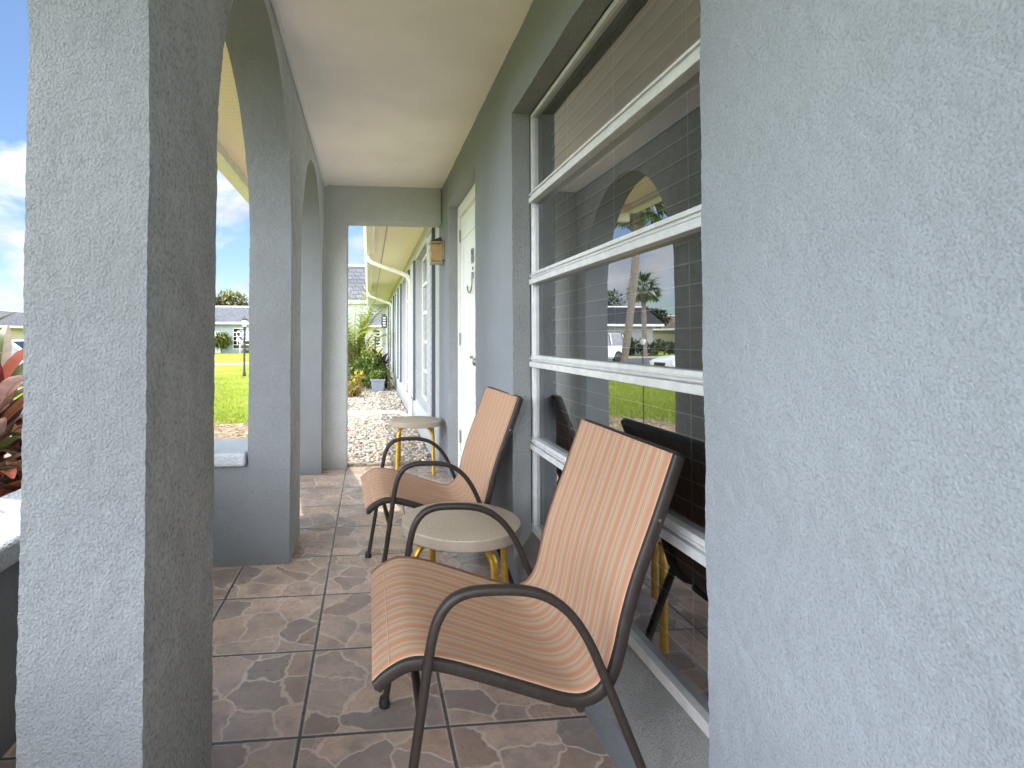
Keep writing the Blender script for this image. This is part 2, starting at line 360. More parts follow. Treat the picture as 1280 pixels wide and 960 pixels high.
for (ya, yb, b, st, sx) in arches:
    yc = (ya + yb) / 2; a = (yb - ya) / 2; n = max(24, int(math.pi * a / st)); ts = [math.pi * i / n for i in range(n + 1)]
    m = len(rows(st)[1]) - 1 if st < .02 else len(rows(.03)[1]) - 1
    ks = [i / m for i in range(m + 1)]
    for X, fl, mi in ((CX, False, 1), (CO, True, 0)):
        col_b.m = mi
        col_b.grid(lambda t, k, X=X: Vector((X, yc - a * math.cos(t), arch_z(t, b) * (1 - k) + CEIL * k)), ts, ks, flip=fl)
    col_b.m = 0
    col_b.grid(lambda t, x: Vector((x, yc - a * math.cos(t), arch_z(t, b))), ts, frange(CO, CX, sx), flip=True)
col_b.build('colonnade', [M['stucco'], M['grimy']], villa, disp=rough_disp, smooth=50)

# end wall with its walk-through opening (butts against the last pillar's face and the house wall)
e = MB(); prof = [(CO, -.2), (-.19, -.2), (-.19, 2.205), (WX - .003, 2.205), (WX - .003, CEIL + .02), (CO, CEIL + .02)]; n = len(prof)
e.add([(x, y, z) for y in (4.843, 5.03) for x, z in prof], [tuple(range(n)), tuple(range(2 * n - 1, n - 1, -1))] + [(k, n + k, n + (k + 1) % n, (k + 1) % n) for k in range(n)])
e.build('end_wall', M['beam'], villa, bevel=.012, merge='recalc')
# house wall: panels between the openings
w = MB()
def panel(y0, y1, z0, z1, st): w.grid(lambda y, z: Vector((WX, y, z)), frange(y0, y1, st), frange(z0, z1, st), flip=True)
WY0, WY1, WZ0, WZ1 = 1.01, 2.437, .11, 2.21
DY0, DY1, DZ = 3.31, 4.43, 2.25
panel(-4, .4, 0, CEIL, .06); panel(.4, WY0, 0, CEIL, .007); panel(WY0, WY1, 0, WZ0, .02); panel(WY0, WY1, WZ1, CEIL, .012)
panel(WY1, DY0, 0, CEIL, .012); panel(DY0, DY1, DZ, CEIL, .02); panel(DY1, 5.03, 0, CEIL, .015)
for y0, y1, zt in ((WY0, WY0, 0), (WY1, WY1, 0)):
    w.m = 0
# reveals
w.m = 1
w.grid(lambda x, z: Vector((x, WY1, z)), frange(WX, GX + .03, .009), frange(WZ0, WZ1, .012))
w.grid(lambda x, z: Vector((x, WY0, z)), frange(WX, GX + .03, .009), frange(WZ0, WZ1, .012))
w.grid(lambda x, y: Vector((x, y, WZ1)), frange(WX, GX + .03, .009), frange(WY0, WY1, .012))
w.grid(lambda x, z: Vector((x, DY1, z)), frange(WX, WX + .12, .012), frange(0, DZ, .02))
w.grid(lambda x, z: Vector((x, DY0, z)), frange(WX, WX + .12, .012), frange(0, DZ, .02))
w.grid(lambda x, y: Vector((x, y, DZ)), frange(WX, WX + .12, .012), frange(DY0, DY1, .02))
w.m = 0
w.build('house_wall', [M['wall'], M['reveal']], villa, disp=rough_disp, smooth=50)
# sloping worn ledge under the window
lg = MB()
lg.grid(lambda y, k: Vector((WX + .105 * k, y, WZ0 + .165 * k ** .75 + .012 * noise.noise(Vector((y * 9, k * 3, 4))) * (1 - k) * k * 4)), frange(WY0, WY1, .012), frange(0, 1, .06))
lg.build('window_ledge', M['ledge'], villa, disp=rough_disp, smooth=60)
# porch ceiling with a thin cornice bead, and an unseen roof slab above, put in to block the sun
c = MB(); c.box(CX - .2, WX + .1, -.95, 4.86, CEIL, CEIL + .05); c.build('porch_ceiling', M['ceiling'], villa)
c = MB()
for i in range(1): c.sweep([(CX + .012, -.84, CEIL - .006), (CX + .012, 4.84, CEIL - .006)], (1, 0, 0), .012, .008, 8)
c.build('cornice_bead', M['white'], villa)
rf = MB(); rf.box(-1.12, 7, -.95, 5.06, CEIL + .055, 2.75); rf.box(.02, 7, 5.06, 20.4, CEIL + .055, 2.75); rf.box(WX - .1, 7, -6, -.95, CEIL + .055, 2.75); rf.build('roof', M['shingle'], villa)
sf = MB(); sf.box(-1.0, CO - .002, -.95, 5.06, 2.47, 2.5); sf.box(.06, WX - .004, 5.032, 20.4, 2.47, 2.5); sf.build('soffit', M['soffit'], villa)
fr = MB(); fr.box(-1.0, CO, 4.99, 5.055, 2.3, 2.468); fr.build('frieze_board', M['fascia'], villa)
# gutters (K-profile channels) with drip edge
def gutter(x0, y0, y1, sgn=1):
    gb = MB(); prof = [(0, .0), (-.085, 0), (-.10, .04), (-.125, .065), (-.125, .115), (-.118, .115), (-.11, .05), (0, .012)]
    vs = []; n = len(prof)
    for y in (y0, y1):
        for px, pz in prof: vs.append((x0 + px, y, 2.40 + pz))
    gb.add(vs, [(i, (i + 1) % n, n + (i + 1) % n, n + i) for i in range(n)] + [tuple(range(n))[::-1], tuple(range(n, 2 * n))]); 
    gb.box(x0 + .002, x0 + .022, y0, y1, 2.40, 2.55)
    return gb.build('gutter', M['gutter'], villa)
gutter(-1.022, -.95, 5.07); gutter(.055, 5.075, 20.3)
# strip of vent holes along the far soffit
vt = MB(); vt.box(.205, .222, 5.1, 20.2, 2.467, 2.4695); vt.build('soffit_vent', M['metal'], villa)
def downspout(y, kick):
    d = MB(); path = catmull([(0, y, 2.42), (.0, y, 2.36), (.06, y, 2.29), (.5, y, 2.13), (.61, y, 2.06), (.625, y, 1.95)], 4) + [Vector((.625, y, 1.0)), Vector((.625, y, .12))]
    if kick: path += [Vector(q) for q in ((.62, y, .06), (.54, y - .03, .0), (.40, y - .06, -.03))]
    else: path += [Vector((.625, y, -.1))]
    d.sweep(path, (0, 1, 0), .04, .03, 10, 5)
    for z in (1.7, .5): d.box(.58, .66, y - .047, y + .047, z, z + .03)
    d.build('downspout', M['gutter'], villa, smooth=40)
downspout(8.05, False); downspout(14.4, True)
# room behind the window (dark, closed)
rm = MB(); rm.box(GX + .03, 5, -5.9, 5.0, -.1, CEIL + .05); 
rmv = MB()
for args in ((1.35, 1.4, .9, 2.6, 0, 2.5), (.80, 1.4, .90, .94, 0, 2.5), (.80, 1.4, 2.50, 2.54, 0, 2.5), (.80, 1.4, .9, 2.54, 2.3, 2.34), (.80, 1.4, .9, 2.54, .05, .1)): rmv.box(*args)
rmv.build('room_lining', M['dark'], villa)
# big awning window: frame, six rails, panes, blind
win = MB(); fx0, fx1 = GX - .015, GX + .035; zb = .272
win.box(fx0, fx1, WY1 - .028, WY1 - .002, zb, WZ1 - .003); win.box(fx0, fx1, WY0 + .002, WY0 + .028, zb, WZ1 - .003)
win.box(fx0, fx1, WY0 + .028, WY1 - .028, WZ1 - .03, WZ1 - .003); win.box(fx0 - .008, fx1, WY0 + .028, WY1 - .028, zb, zb + .03)
wf = win.build('window', M['alu'], villa, bevel=.002)
ks = MB(); ks.box(fx0 - .003, fx0, WY0 + .003, WY1 - .003, WZ1 - .012, WZ1 - .006); ks.box(fx0 - .004, fx0, WY1 - .0068, WY1 - .003, zb + .03, WZ1 - .012); ks.build('caulk_line', M['black'], wf)
levels = [1.803, 1.427, 1.05, .675]
for z in levels:
    rl = MB(); y0, y1 = WY0 + .029, WY1 - .029
    rl.box(fx0 - .010, fx1, y0, y1, z + .001, z + .027); rl.box(fx0 - .018, fx1, y0, y1, z - .026, z - .003); rl.box(fx0 - .002, fx1, y0, y1, z - .0028, z + .0008)
    rl.box(fx0 - .0185, fx0 - .012, y0, y1, z + .010, z + .014)
    rl.build('rail', M['alu'], wf, bevel=.0025)
zz = [zb + .03] + [l for l in levels[::-1]] + [WZ1 - .03]
for i in range(5):
    p = MB(); z0 = zz[i] + (.027 if i else .0); z1 = zz[i + 1] - (.026 if i < 4 else 0)
    p.quad((GX, WY0 + .028, z0), (GX, WY1 - .028, z0), (GX, WY1 - .028, z1), (GX, WY0 + .028, z1)); p.build('pane', M['glass'], wf)
    if i < 4:
        st = MB(); st.box(GX - .006, GX + .012, WY1 - .034, WY1 - .0285, z0, z1); st.build('sash_side', M['alu'], wf)
bl = MB(); yb0, yb1 = WY0 + .03, WY1 - .075; z = 2.17
while z > .34:
    n = 5; tilt = R(74)
    for k in range(n - 1):
        u0, u1 = -.032 + .064 * k / (n - 1), -.032 + .064 * (k + 1) / (n - 1)
        cv = lambda u: .004 * (1 - (u / .032) ** 2)
        P = lambda u, y: (GX + .075 - u * math.cos(tilt) * 1 - cv(u), y, z - u * math.sin(tilt))
        bl.quad(P(u0, yb0), P(u0, yb1), P(u1, yb1), P(u1, yb0))
    bl.m = 1; P0 = GX + .075 - .032 * math.cos(tilt) - .001
    bl.box(P0 - .0035, P0 - .0005, yb0, yb1, z - .032 * math.sin(tilt) - .0016, z - .032 * math.sin(tilt) + .0016); bl.m = 0  # pale strip paints in the light caught along each slat edge
    z -= .0565
bl.m = 1
for yy in (1.3, 1.72, 2.14): bl.box(GX + .052, GX + .0535, yy, yy + .0025, .33, 2.17)
bl.m = 0; bl.build('blind', [M['blind'], M['slat_highlight_cord']], wf)

# front door
dr = MB(); dxf = WX + .085
dr.box(dxf + .01, dxf + .05, DY0 + .055, DY1 - .055, .03, DZ - .10); door = dr.build('door', M['door'], villa, bevel=.003)
fm = MB(); fm.box(dxf - .01, dxf + .06, DY0 + .002, DY0 + .05, 0.002, DZ - .003); fm.box(dxf - .01, dxf + .06, DY1 - .05, DY1 - .002, 0.002, DZ - .003); fm.box(dxf - .01, dxf + .06, DY0 + .05, DY1 - .05, DZ - .095, DZ - .003); fm.box(dxf - .02, dxf + .06, DY0 + .05, DY1 - .05, .002, .025)
fm.build('door_frame', M['white'], door, bevel=.003)
for (pz0, pz1) in ((.25, .95), (1.1, 1.98)):
    pn = MB()
    ya, yb = DY0 + .16, DY1 - .16
    for (a0, a1, b0, b1) in ((ya, yb, pz0, pz0 + .03), (ya, yb, pz1 - .03, pz1), (ya, ya + .03, pz0 + .03, pz1 - .03), (yb - .03, yb, pz0 + .03, pz1 - .03)): pn.box(dxf - .004, dxf + .012, a0, a1, b0, b1)
    pn.box(dxf + .002, dxf + .0115, ya + .07, yb - .07, pz0 + .07, pz1 - .07)
    pn.build('raised_panel', M['door'], door, bevel=.006)
for z in (.3, 1.1, 1.95):
    h = MB(); h.box(dxf - .006, dxf + .008, DY1 - .064, DY1 - .052, z, z + .1); h.build('hinge', M['metal'], door)
hk = MB(); hk.sweep(catmull([(dxf - .012, 3.79, 1.60), (dxf - .014, 3.79, 1.53), (dxf - .018, 3.84, 1.49), (dxf - .02, 3.90, 1.50), (dxf - .02, 3.93, 1.545)], 6), (1, 0, 0), .006, .006, 8)
hk.box(dxf - .016, dxf - .002, 3.775, 3.805, 1.585, 1.63); hk.build('wreath_hook', M['metal'], door)
txt = bpy.data.curves.new('door_letter', 'FONT'); txt.body = 'B'; txt.size = .16; txt.extrude = .004
to = bpy.data.objects.new('tmp', txt); col.objects.link(to); dg = bpy.context.evaluated_depsgraph_get(); me = bpy.data.meshes.new_from_object(to.evaluated_get(dg)); bpy.data.objects.remove(to)
lt = bpy.data.objects.new('door_letter', me); col.objects.link(lt); me.materials.clear(); me.materials.append(M['metal']); lt.parent = door
lt.matrix_local = Matrix(((0, 0, -1, dxf - .004), (-1, 0, 0, 3.86), (0, 1, 0, 1.70), (0, 0, 0, 1)))
kb = MB(); kb.lathe(0, 0, [(.004, 0), (.03, .0), (.03, .01), (.012, .015), (.012, .04), (.028, .05), (.03, .07), (.018, .085), (.001, .088)], 16)
for i, v in enumerate(kb.v): kb.v[i] = (dxf + .01 - v[2], 3.45 + v[0], 1.0 + v[1])
kb.build('door_knob', M['metal'], door, smooth=40)
ph = MB(); ph.lathe(0, 0, [(.012, 0), (.012, .006), (.004, .008)], 12)
for i, v in enumerate(ph.v): ph.v[i] = (dxf - .002 - v[2], 3.80 + v[0], 1.66 + v[1])
ph.build('peephole', M['metal'], door)
ds = MB(); ds.sweep([(dxf - .006, 3.79, 1.02), (dxf - .03, 3.79, 1.02)], (0, 1, 0), .012, .012, 10); ds.build('deadbolt', M['metal'], door)

# the wing's wall beyond the porch: recessed windows flanked by flat shutters
fw = MB(); fy = 5.035; wins = [(6.05, 7.54), (9.35, 10.75), (12.55, 13.95), (16.3, 17.7)]
FB, FT = .30, 2.28
prev = fy
for (a, b) in wins:
    fw.quad((WX, prev, -.2), (WX, prev, CEIL), (WX, a, CEIL), (WX, a, -.2)); fw.quad((WX, a, -.2), (WX, a, FB), (WX, b, FB), (WX, b, -.2)); fw.quad((WX, a, FT), (WX, a, CEIL), (WX, b, CEIL), (WX, b, FT))
    fw.quad((WX, a, FB), (WX, a, FT), (WX + .13, a, FT), (WX + .13, a, FB)); fw.quad((WX, b, FB), (WX + .13, b, FB), (WX + .13, b, FT), (WX, b, FT)); fw.quad((WX, a, FT), (WX, b, FT), (WX + .13, b, FT), (WX + .13, a, FT)); fw.quad((WX, a, FB), (WX + .13, a, FB + .03), (WX + .13, b, FB + .03), (WX, b, FB))
    prev = b
fw.quad((WX, prev, -.2), (WX, prev, CEIL), (WX, 20.5, CEIL), (WX, 20.5, -.2))
fw.build('wing_wall', M['far_wall'], villa)
for (a, b) in wins:
    f = MB(); x0, x1 = WX + .085, WX + .125
    for (y0, y1, z0, z1) in [(a + .003, a + .05, FB + .035, FT - .003), (b - .05, b - .003, FB + .035, FT - .003)] + [(a + .05, b - .05, zq, zq + .045) for zq in (FB + .035, .7, 1.09, 1.48, 1.87, FT - .048)]: f.box(x0, x1, y0, y1, z0, z1)
    wo = f.build('wing_window', M['alu'], villa, bevel=.004)
    gl = MB(); gl.quad((x0 + .02, a + .04, FB + .04), (x0 + .02, b - .04, FB + .04), (x0 + .02, b - .04, FT - .02), (x0 + .02, a + .04, FT - .02)); gl.build('pane', M['dark_glass'], wo)
    bk = MB(); bk.box(x1 + .03, x1 + .05, a - .1, b + .1, FB - .1, FT + .1); bk.build('curtain', M['whitewall'], wo)
    for (s0, s1) in ((a - .72, a - .24), (b + .06, b + .46)):
        s = MB(); s.m = 0; s.box(WX - .034, WX - .004, s0, s1, .28, 2.27); s.m = 1; s.box(WX - .0385, WX - .0345, s0 + .03, s1 - .03, .31, 2.24)  # dark board colour paints in the shade on its edges
        for q in range(22): s.box(WX - .044, WX - .0388, s0 + .06, s1 - .06, .36 + q * .085, .40 + q * .085)
        s.build('shutter', [M['shutter'], M['far_wall']], villa)

# ------------------------------------------------------------------ setting
def sheet(name, mat, xs, ys, zf, kind='structure'):
    b = MB(); b.grid(lambda x, y: Vector((x, y, zf(x, y))), xs, ys); o = b.build(name, mat, smooth=180); tag(o, kind=kind); return o
xs = [-420, -250, -150, -90] + frange(-60, -12, 4)[0:] + frange(-11, 2, .5) + [4, 8, 20, 60, 150, 420]
ys = [-420, -200, -80, -40, -20, -10] + frange(-5, 30, 1) + frange(32, 80, 4) + [110, 160, 250, 420]
sheet('lawn', M['lawn'], xs, ys, g)
pf = MB(); pf.box(-1.32, WX + .1, -3.5, 4.90, -.16, 0); po = pf.build('porch_floor', M['floor'], bevel=.004); tag(po, kind='structure')
sheet('gravel_bed', M['soil'], frange(-.75, WX - .002, .1), frange(4.98, 14.6, .2), lambda x, y: -.105)
sheet('mulch_bed', M['mulch'], frange(-3.4, -1.325, .15), frange(-2, 8.85, .15), lambda x, y: g(x, y) + .012 - .03 * max(0, (y - 8.3) / .5 + 1.2 * noise.noise(Vector((x * 1.7, y * 1.7, 0)))) - .03 * max(0, (-x - 2.9) * 2 + noise.noise(Vector((x * 1.3, y * 1.3, 5)))))
sheet('road', M['road'], frange(-90, -11.5, 4), frange(30.5, 40, 1), lambda x, y: g(x, y) + .008)
sheet('path', M['concrete'], frange(-11.5, 12, 1), [31.5, 33, 34.2], lambda x, y: g(x, y) + .012)
sheet('sidewalk', M['concrete'], frange(-90, -11.5, 4), [41.2, 42.6], lambda x, y: g(x, y) + .012)
sheet('driveway', M['concrete'], frange(-34, -8.6, 2), frange(16.6, 20.4, 1), lambda x, y: g(x, y) + .010)
kb = MB(); kb.box(-90, -11.5, 40.0, 40.18, -.5, -.23); tag(kb.build('kerb', M['concrete']), kind='structure')

# gravel stones: one scattered mass
ico = bmesh.new(); bmesh.ops.create_icosphere(ico, subdivisions=1, radius=1); IV = [v.co.copy() for v in ico.verts]; IF = [tuple(v.index for v in f.verts) for f in ico.faces]; ico.free()
STC = [(.62, .54, .42), (.70, .66, .58), (.52, .42, .31), (.40, .34, .28), (.66, .55, .38), (.75, .72, .66), (.30, .27, .25), (.58, .43, .30)]
gv = MB()
def stones(x0, x1, y0, y1, n, s0, s1):
    for i in range(n):
        x, y = random.uniform(x0, x1), random.uniform(y0, y1); s = random.uniform(s0, s1)
        Mx = Matrix.Translation((x, y, -.105 + s * random.uniform(.15, .9))) @ Matrix.Rotation(random.uniform(0, 6.28), 4, 'Z') @ Matrix.Rotation(random.uniform(-.5, .5), 4, 'X') @ Matrix.Diagonal((s * random.uniform(.8, 1.5), s * random.uniform(.7, 1.1), s * random.uniform(.45, .75), 1))
        cc = random.choice(STC); k = random.uniform(.8, 1.15)
        gv.add([Mx @ (v * random.uniform(.88, 1.1)) for v in IV], IF, tuple(min(1, q * k) for q in cc))
stones(-.7, .655, 5.06, 8.9, 7600, .011, .027); stones(-.7, .655, 9.0, 14.4, 6000, .014, .03)
gob = gv.build('gravel', M['stone'], smooth=180); tag(gob, kind='stuff')

# grass blades where the lawn comes close: one mass
gb = MB()
for i in range(42000):
    y = 4.6 + 16 * random.random() ** 1.7; x = random.uniform(-.26, -.62) * y + random.uniform(-.6, .6)
    if x > -1.5 or (x > -3.0 and y < 8.2 and random.random() < .93): continue
    h = random.uniform(.03, .075); a = random.uniform(0, 6.28); wd = random.uniform(.004, .008) * (1 + y * .06); ln = random.uniform(-.04, .04), random.uniform(-.04, .04); z = g(x, y) - .004
    dx, dy = wd * math.cos(a), wd * math.sin(a); k = random.random()
    cc = (.25 + .14 * k, .34 + .10 * k, .035 + .03 * k)
    gb.add([(x - dx, y - dy, z), (x + dx, y + dy, z), (x + ln[0], y + ln[1], z + h)], [(0, 1, 2)], cc)
tag(gb.build('grass', M['leaf']), kind='stuff')
# dry leaves on the mulch
lf = MB()
for i in range(1500):
    x, y = random.uniform(-3.2, -1.4), random.uniform(3.3, 8.4); s = random.uniform(.02, .05); Mx = Matrix.Translation((x, y, g(x, y) + .02)) @ Matrix.Rotation(random.uniform(0, 6.28), 4, 'Z') @ Matrix.Rotation(random.uniform(-.6, .6), 4, 'X')
    cc = random.choice([(.45, .32, .18), (.6, .48, .32), (.3, .2, .11), (.66, .58, .45)])
    lf.add([Mx @ Vector(q) for q in ((-s, 0, 0), (0, -s * .4, .004), (s, 0, 0), (0, s * .4, .006))], [(0, 1, 2, 3)], cc)
tag(lf.build('leaf_litter', M['leaf2']), kind='stuff')

# ------------------------------------------------------------------ low walls
def low_wall(label, x0, x1, y0, y1):
    o = thing('low_wall', label, 'wall', ((x0 + x1) / 2, (y0 + y1) / 2, 0)); q = o.location
    b = MB(); b.box(x0 - q.x, x1 - q.x, y0 - q.y, y1 - q.y, -.2, .53); b.build('wall_body', M['stucco'], o, bevel=.01)
    return o, q
o, q = low_wall('low stucco wall with a wide white cap left of the nearest pillar', -1.24, -1.0, -1.5, 2.3)
b = MB(); b.box(-1.27 - q.x, -.96 - q.x, -1.55 - q.y, 2.34 - q.y, .532, .605); b.build('wall_cap', M['cap'], o, bevel=.014, seg=3)
o = thing('low_wall', 'low stucco wing wall with capped top joined to the second pillar', 'wall', (-.93, 3.03, 0)); q = o.location
b = MB()
for yy, fl in ((2.825, False), (3.235, True)): b.grid(lambda x, z, yy=yy: Vector((x, yy, z)), frange(-1.25, CO, .0085), frange(0, .51, .0085), flip=fl)
b.grid(lambda y, z: Vector((-1.25, y, z)), frange(2.825, 3.235, .0085), frange(0, .51, .0085))
bo = b.build('wall_body', M['stucco'], o, disp=rough_disp, smooth=50); bo.location = -q
b = MB(); b.box(-1.29 - q.x, CO - .006 - q.x, 2.80 - q.y, 3.245 - q.y, .503, .573); b.build('wall_cap', M['cap'], o, bevel=.016, seg=3)

# ------------------------------------------------------------------ chairs (local: x towards the backrest, y across, origin on the floor)
PROF = [(.018, .415), (.045, .438), (.085, .457), (.125, .458), (.18, .446), (.26, .42), (.36, .385), (.43, .362), (.475, .358), (.512, .375), (.538, .41), (.555, .46), (.572, .53), (.60, .62), (.65, .75), (.70, .885)]
ARM = [(.052, .004), (.086, .2), (.116, .40), (.129, .49), (.144, .552), (.170, .592), (.208, .611), (.26, .615), (.33, .611), (.385, .594), (.435, .556), (.475, .498), (.508, .425), (.545, .335), (.60, .20), (.678, .004)]
chair = thing('patio_chair', 'nearest striped sling patio chair, in front of the slatted window', 'chair', (0, 1.425, 0), 0, 'striped sling chairs along the porch')
pr = catmull([(x, 0, z) for x, z in PROF], 5)
sl = MB(); sl.smooth = True
hw = .263
def sling_pt(i, v):
    p = pr[i]; t = (pr[min(i + 1, len(pr) - 1)] - pr[max(i - 1, 0)]).normalized(); nn = Vector((-t.z, 0, t.x)); s = i / (len(pr) - 1)
    sag = .016 * math.sin(math.pi * min(1, max(0, (s - .05) / .9))) * (1 - (v / hw) ** 2)
    pk = .0018 * math.sin(v * 40 + s * 9) * math.exp(-((s - .48) / .1) ** 2)
    return p + Vector((0, v, 0)) + nn * (.0125 - sag + pk)
sl.grid(lambda i, v: sling_pt(i, v), list(range(len(pr))), frange(-hw, hw, .021))
so = sl.build('sling', M['sling'], chair, smooth=180)
md = so.modifiers.new('Solid', 'SOLIDIFY'); md.thickness = .0025; md.offset = 0
hm = MB()     # stitched hems at both ends of the sling
for i in (6,):
    a = [sling_pt(i, v) + Vector((0, 0, .0016)) for v in frange(-hw, hw, .021)]; hm.sweep(a, (1, 0, 0), .0016, .0012, 6)
hm.build('hem_stitching', M['hem'], so)
for s in (-1, 1):
    rb = MB(); rb.sweep([(p.x, s * .264, p.z - (.0015 if j < len(pr) - 1 else 0)) for j, p in enumerate(pr)], (0, 1, 0), .0115, .0135, 14, 4.5); ro = rb.build('side_rail', M['brown'], chair, smooth=50)
    sc = MB()
    for (xx, zz2) in ((.648, .745),):
        sc.lathe(0, 0, [(.0035, 0), (.003, .0015), (.0006, .002)], 8)
        for k in range(len(sc.v) - 24, len(sc.v)): vv = sc.v[k]; sc.v[k] = (xx + vv[0], s * (.2765 + vv[2]), zz2 + vv[1])
    sc.build('screw', M['metal'], ro)
    ab = MB(); apts = catmull([(x, s * .288, z) for x, z in ARM], 6); ab.sweep(apts, (0, 1, 0), .0125, .0100, 12, 3.2); ao = ab.build('arm', M['brown'], chair, smooth=50)
    for (fx, dx) in ((.052, 0), (.678, 0)):
        ft = MB(); ft.lathe(fx, s * .288, [(.017, 0), (.018, .012), (.014, .028)], 12); ft.build('foot_cap', M['foot'], ao)
st = MB(); st.sweep([(.112, -.28, .355), (.112, .28, .355)], (1, 0, 0), .010, .010, 10); st.build('stretcher', M['brown'], chair, smooth=50)
st = MB(); st.sweep([(.47, -.258, .335), (.47, .258, .335)], (1, 0, 0), .010, .012, 10); st.build('stretcher', M['brown'], chair, smooth=50)
st = MB(); st.sweep([(.702, -.258, .881), (.702, .258, .881)], (1, 0, 0), .009, .011, 10); st.build('top_bar', M['brown'], chair, smooth=50)
st = MB(); st.sweep([(.022, -.258, .408), (.022, .258, .408)], (1, 0, 0), .009, .009, 10); st.build('front_bar', M['brown'], chair, smooth=50)
ch2 = copy_tree(chair); ch2.location = (-.035, 2.585, 0); ch2.rotation_euler = (0, 0, R(3.2))
tag(ch2, 'farther striped sling patio chair, between the round table and the white door')

# ------------------------------------------------------------------ round side tables
stool = thing('round_table', 'round beige table on bent gold legs between the two striped chairs', 'side table', (.362, 2.095, 0), R(25), 'round tables with gold legs')
tp = MB(); tp.lathe(0, 0, [(.0, .445), (.226, .445), (.2295, .4435), (.2312, .441)], 72); tp.build('tabletop', M['stool'], stool, smooth=30)
tp = MB(); tp.lathe(0, 0, [(.0, .403), (.228, .403), (.2318, .407), (.2318, .4405), (.2312, .4411)], 72); tp.build('edge_band', M['stool_edge'], stool, smooth=40)
for k in range(4):
    a = R(90 * k); dx, dy = math.cos(a), math.sin(a)
    path = catmull([(.07, 0, .398), (.12, 0, .397), (.16, 0, .388), (.195, 0, .36), (.210, 0, .32), (.217, 0, .2), (.224, 0, .003)], 5)
    lb = MB(); lb.sweep([(p.x * dx, p.x * dy, p.z) for p in path], (-dy, dx, 0), .0145, .0085, 12, 6); lb.build('leg', M['gold'], stool, smooth=40)
st2 = copy_tree(stool); st2.location = (.412, 4.70, 0); st2.rotation_euler = (0, 0, R(38)); tag(st2, 'round beige table on gold legs standing in the far porch opening')

# ------------------------------------------------------------------ wall lantern
ln = thing('wall_lantern', 'small brass and amber glass lantern on the wall beside the white door', 'lantern', (WX, 4.70, 1.815))
b = MB(); b.box(-.022, -.002, -.05, .05, .03, .2); b.build('back_plate', M['brass'], ln, bevel=.004)
gx0, gx1, gy = -.125, -.028, .055
b = MB(); b.box(gx0 + .006, gx1, -gy + .006, gy - .006, .02, .17); b.build('amber_glass', M['amber'], ln)
b = MB()
for (x, y) in ((gx0, -gy), (gx0, gy - .008), (gx1 - .008, -gy), (gx1 - .008, gy - .008)): b.box(x, x + .008, y, y + .008, .012, .178)
b.box(gx0 - .006, gx1 + .004, -gy - .006, gy + .006, .0, .012); b.box(gx0 - .006, gx1 + .004, -gy - .006, gy + .006, .178, .19)
b.box((gx0 + gx1) / 2 - .003, (gx0 + gx1) / 2 + .003, -gy - .001, -gy + .004, .012, .178); b.box(gx0, gx1, -gy - .0016, -gy + .004, .135, .142); b.box(gx0 - .0012, gx0 + .004, -gy, gy, .135, .142)
b.build('lantern_frame', M['brass'], ln, bevel=.0015)
b = MB(); cx = (gx0 + gx1) / 2; b.add([(gx0 - .008, -gy - .008, .191), (gx1 + .006, -gy - .008, .191), (gx1 + .006, gy + .008, .191), (gx0 - .008, gy + .008, .191), (gx1 - .01, -.012, .238), (gx1, -.012, .238), (gx1, .012, .238), (gx1 - .01, .012, .238)], [(3, 2, 1, 0), (0, 1, 5, 4), (1, 2, 6, 5), (2, 3, 7, 6), (3, 0, 4, 7), (4, 5, 6, 7)]); b.build('lantern_roof', M['bronze'], ln)

# ------------------------------------------------------------------ edgings on the gravel
be = thing('brick_edging', 'row of small upright buff bricks edging the gravel at the porch step', 'edging', (-.185, 4.955, -.12))
for i in range(14):
    b = MB(); cc = random.choice([(.46, .38, .30), (.52, .45, .37), (.40, .33, .26)]); b.box(i * .0585, i * .0585 + .054, -.035 + random.uniform(-.004, .004), 0.035, 0, .140 + random.uniform(-.008, .008), cc); b.build('brick', M['brick'], be, bevel=.008)
we = thing('white_edging', 'curved white edging strip lying between the two gravel beds', 'edging', (0, 8.9, -.1))
b = MB(); b.sweep(catmull([(.60, -.55, .02), (.585, -.2, .02), (.50, .0, .02), (.3, .06, .02), (-.2, .08, .02), (-.9, .06, .02)], 8), (0, 0, 1), .045, .045, 10, 3); b.build('edging_strip', M['white'], we, smooth=50)

# ------------------------------------------------------------------ plants
def leaf_card(mb, p, d, L, W, c, droop=.3, seg=3, up=Vector((0, 0, 1)), fold=0):
    d = d.normalized(); sd = d.cross(up); sd = sd.normalized() if sd.length > 1e-3 else Vector((1, 0, 0)); pts = []; q = Vector(p); dd = d.copy()
    for i in range(seg + 1):
        t = i / seg; wv = W * math.sin(math.pi * min(.97, .12 + .85 * t)) ** .8; nn = sd.cross(dd) * (wv * fold)
        pts.append((q - sd * wv + nn, q, q + sd * wv + nn) if fold else (q - sd * wv, q + sd * wv)); dd = (dd - Vector((0, 0, droop / seg))).normalized(); q = q + dd * (L / seg)
    vs = [v for pr2 in pts for v in pr2]
    if fold:   # keeled leaf with a paler margin on one half
        pale = tuple(min(1, .55 * k + .30 * m) for k, m in zip(c, (1, .72, .66)))
        mb.add(vs, [(3 * i, 3 * i + 1, 3 * i + 4, 3 * i + 3) for i in range(seg)], c); mb.add(vs, [(3 * i + 1, 3 * i + 2, 3 * i + 5, 3 * i + 4) for i in range(seg)], pale if random.random() < .5 else c)
    else: mb.add(vs, [(2 * i, 2 * i + 1, 2 * i + 3, 2 * i + 2) for i in range(seg)], c)
def rdir(up=0):
    while True:
        v = Vector((random.uniform(-1, 1), random.uniform(-1, 1), random.uniform(-1, 1)))
        if .05 < v.length < 1: v.normalize(); v.z += up; return v.normalized()
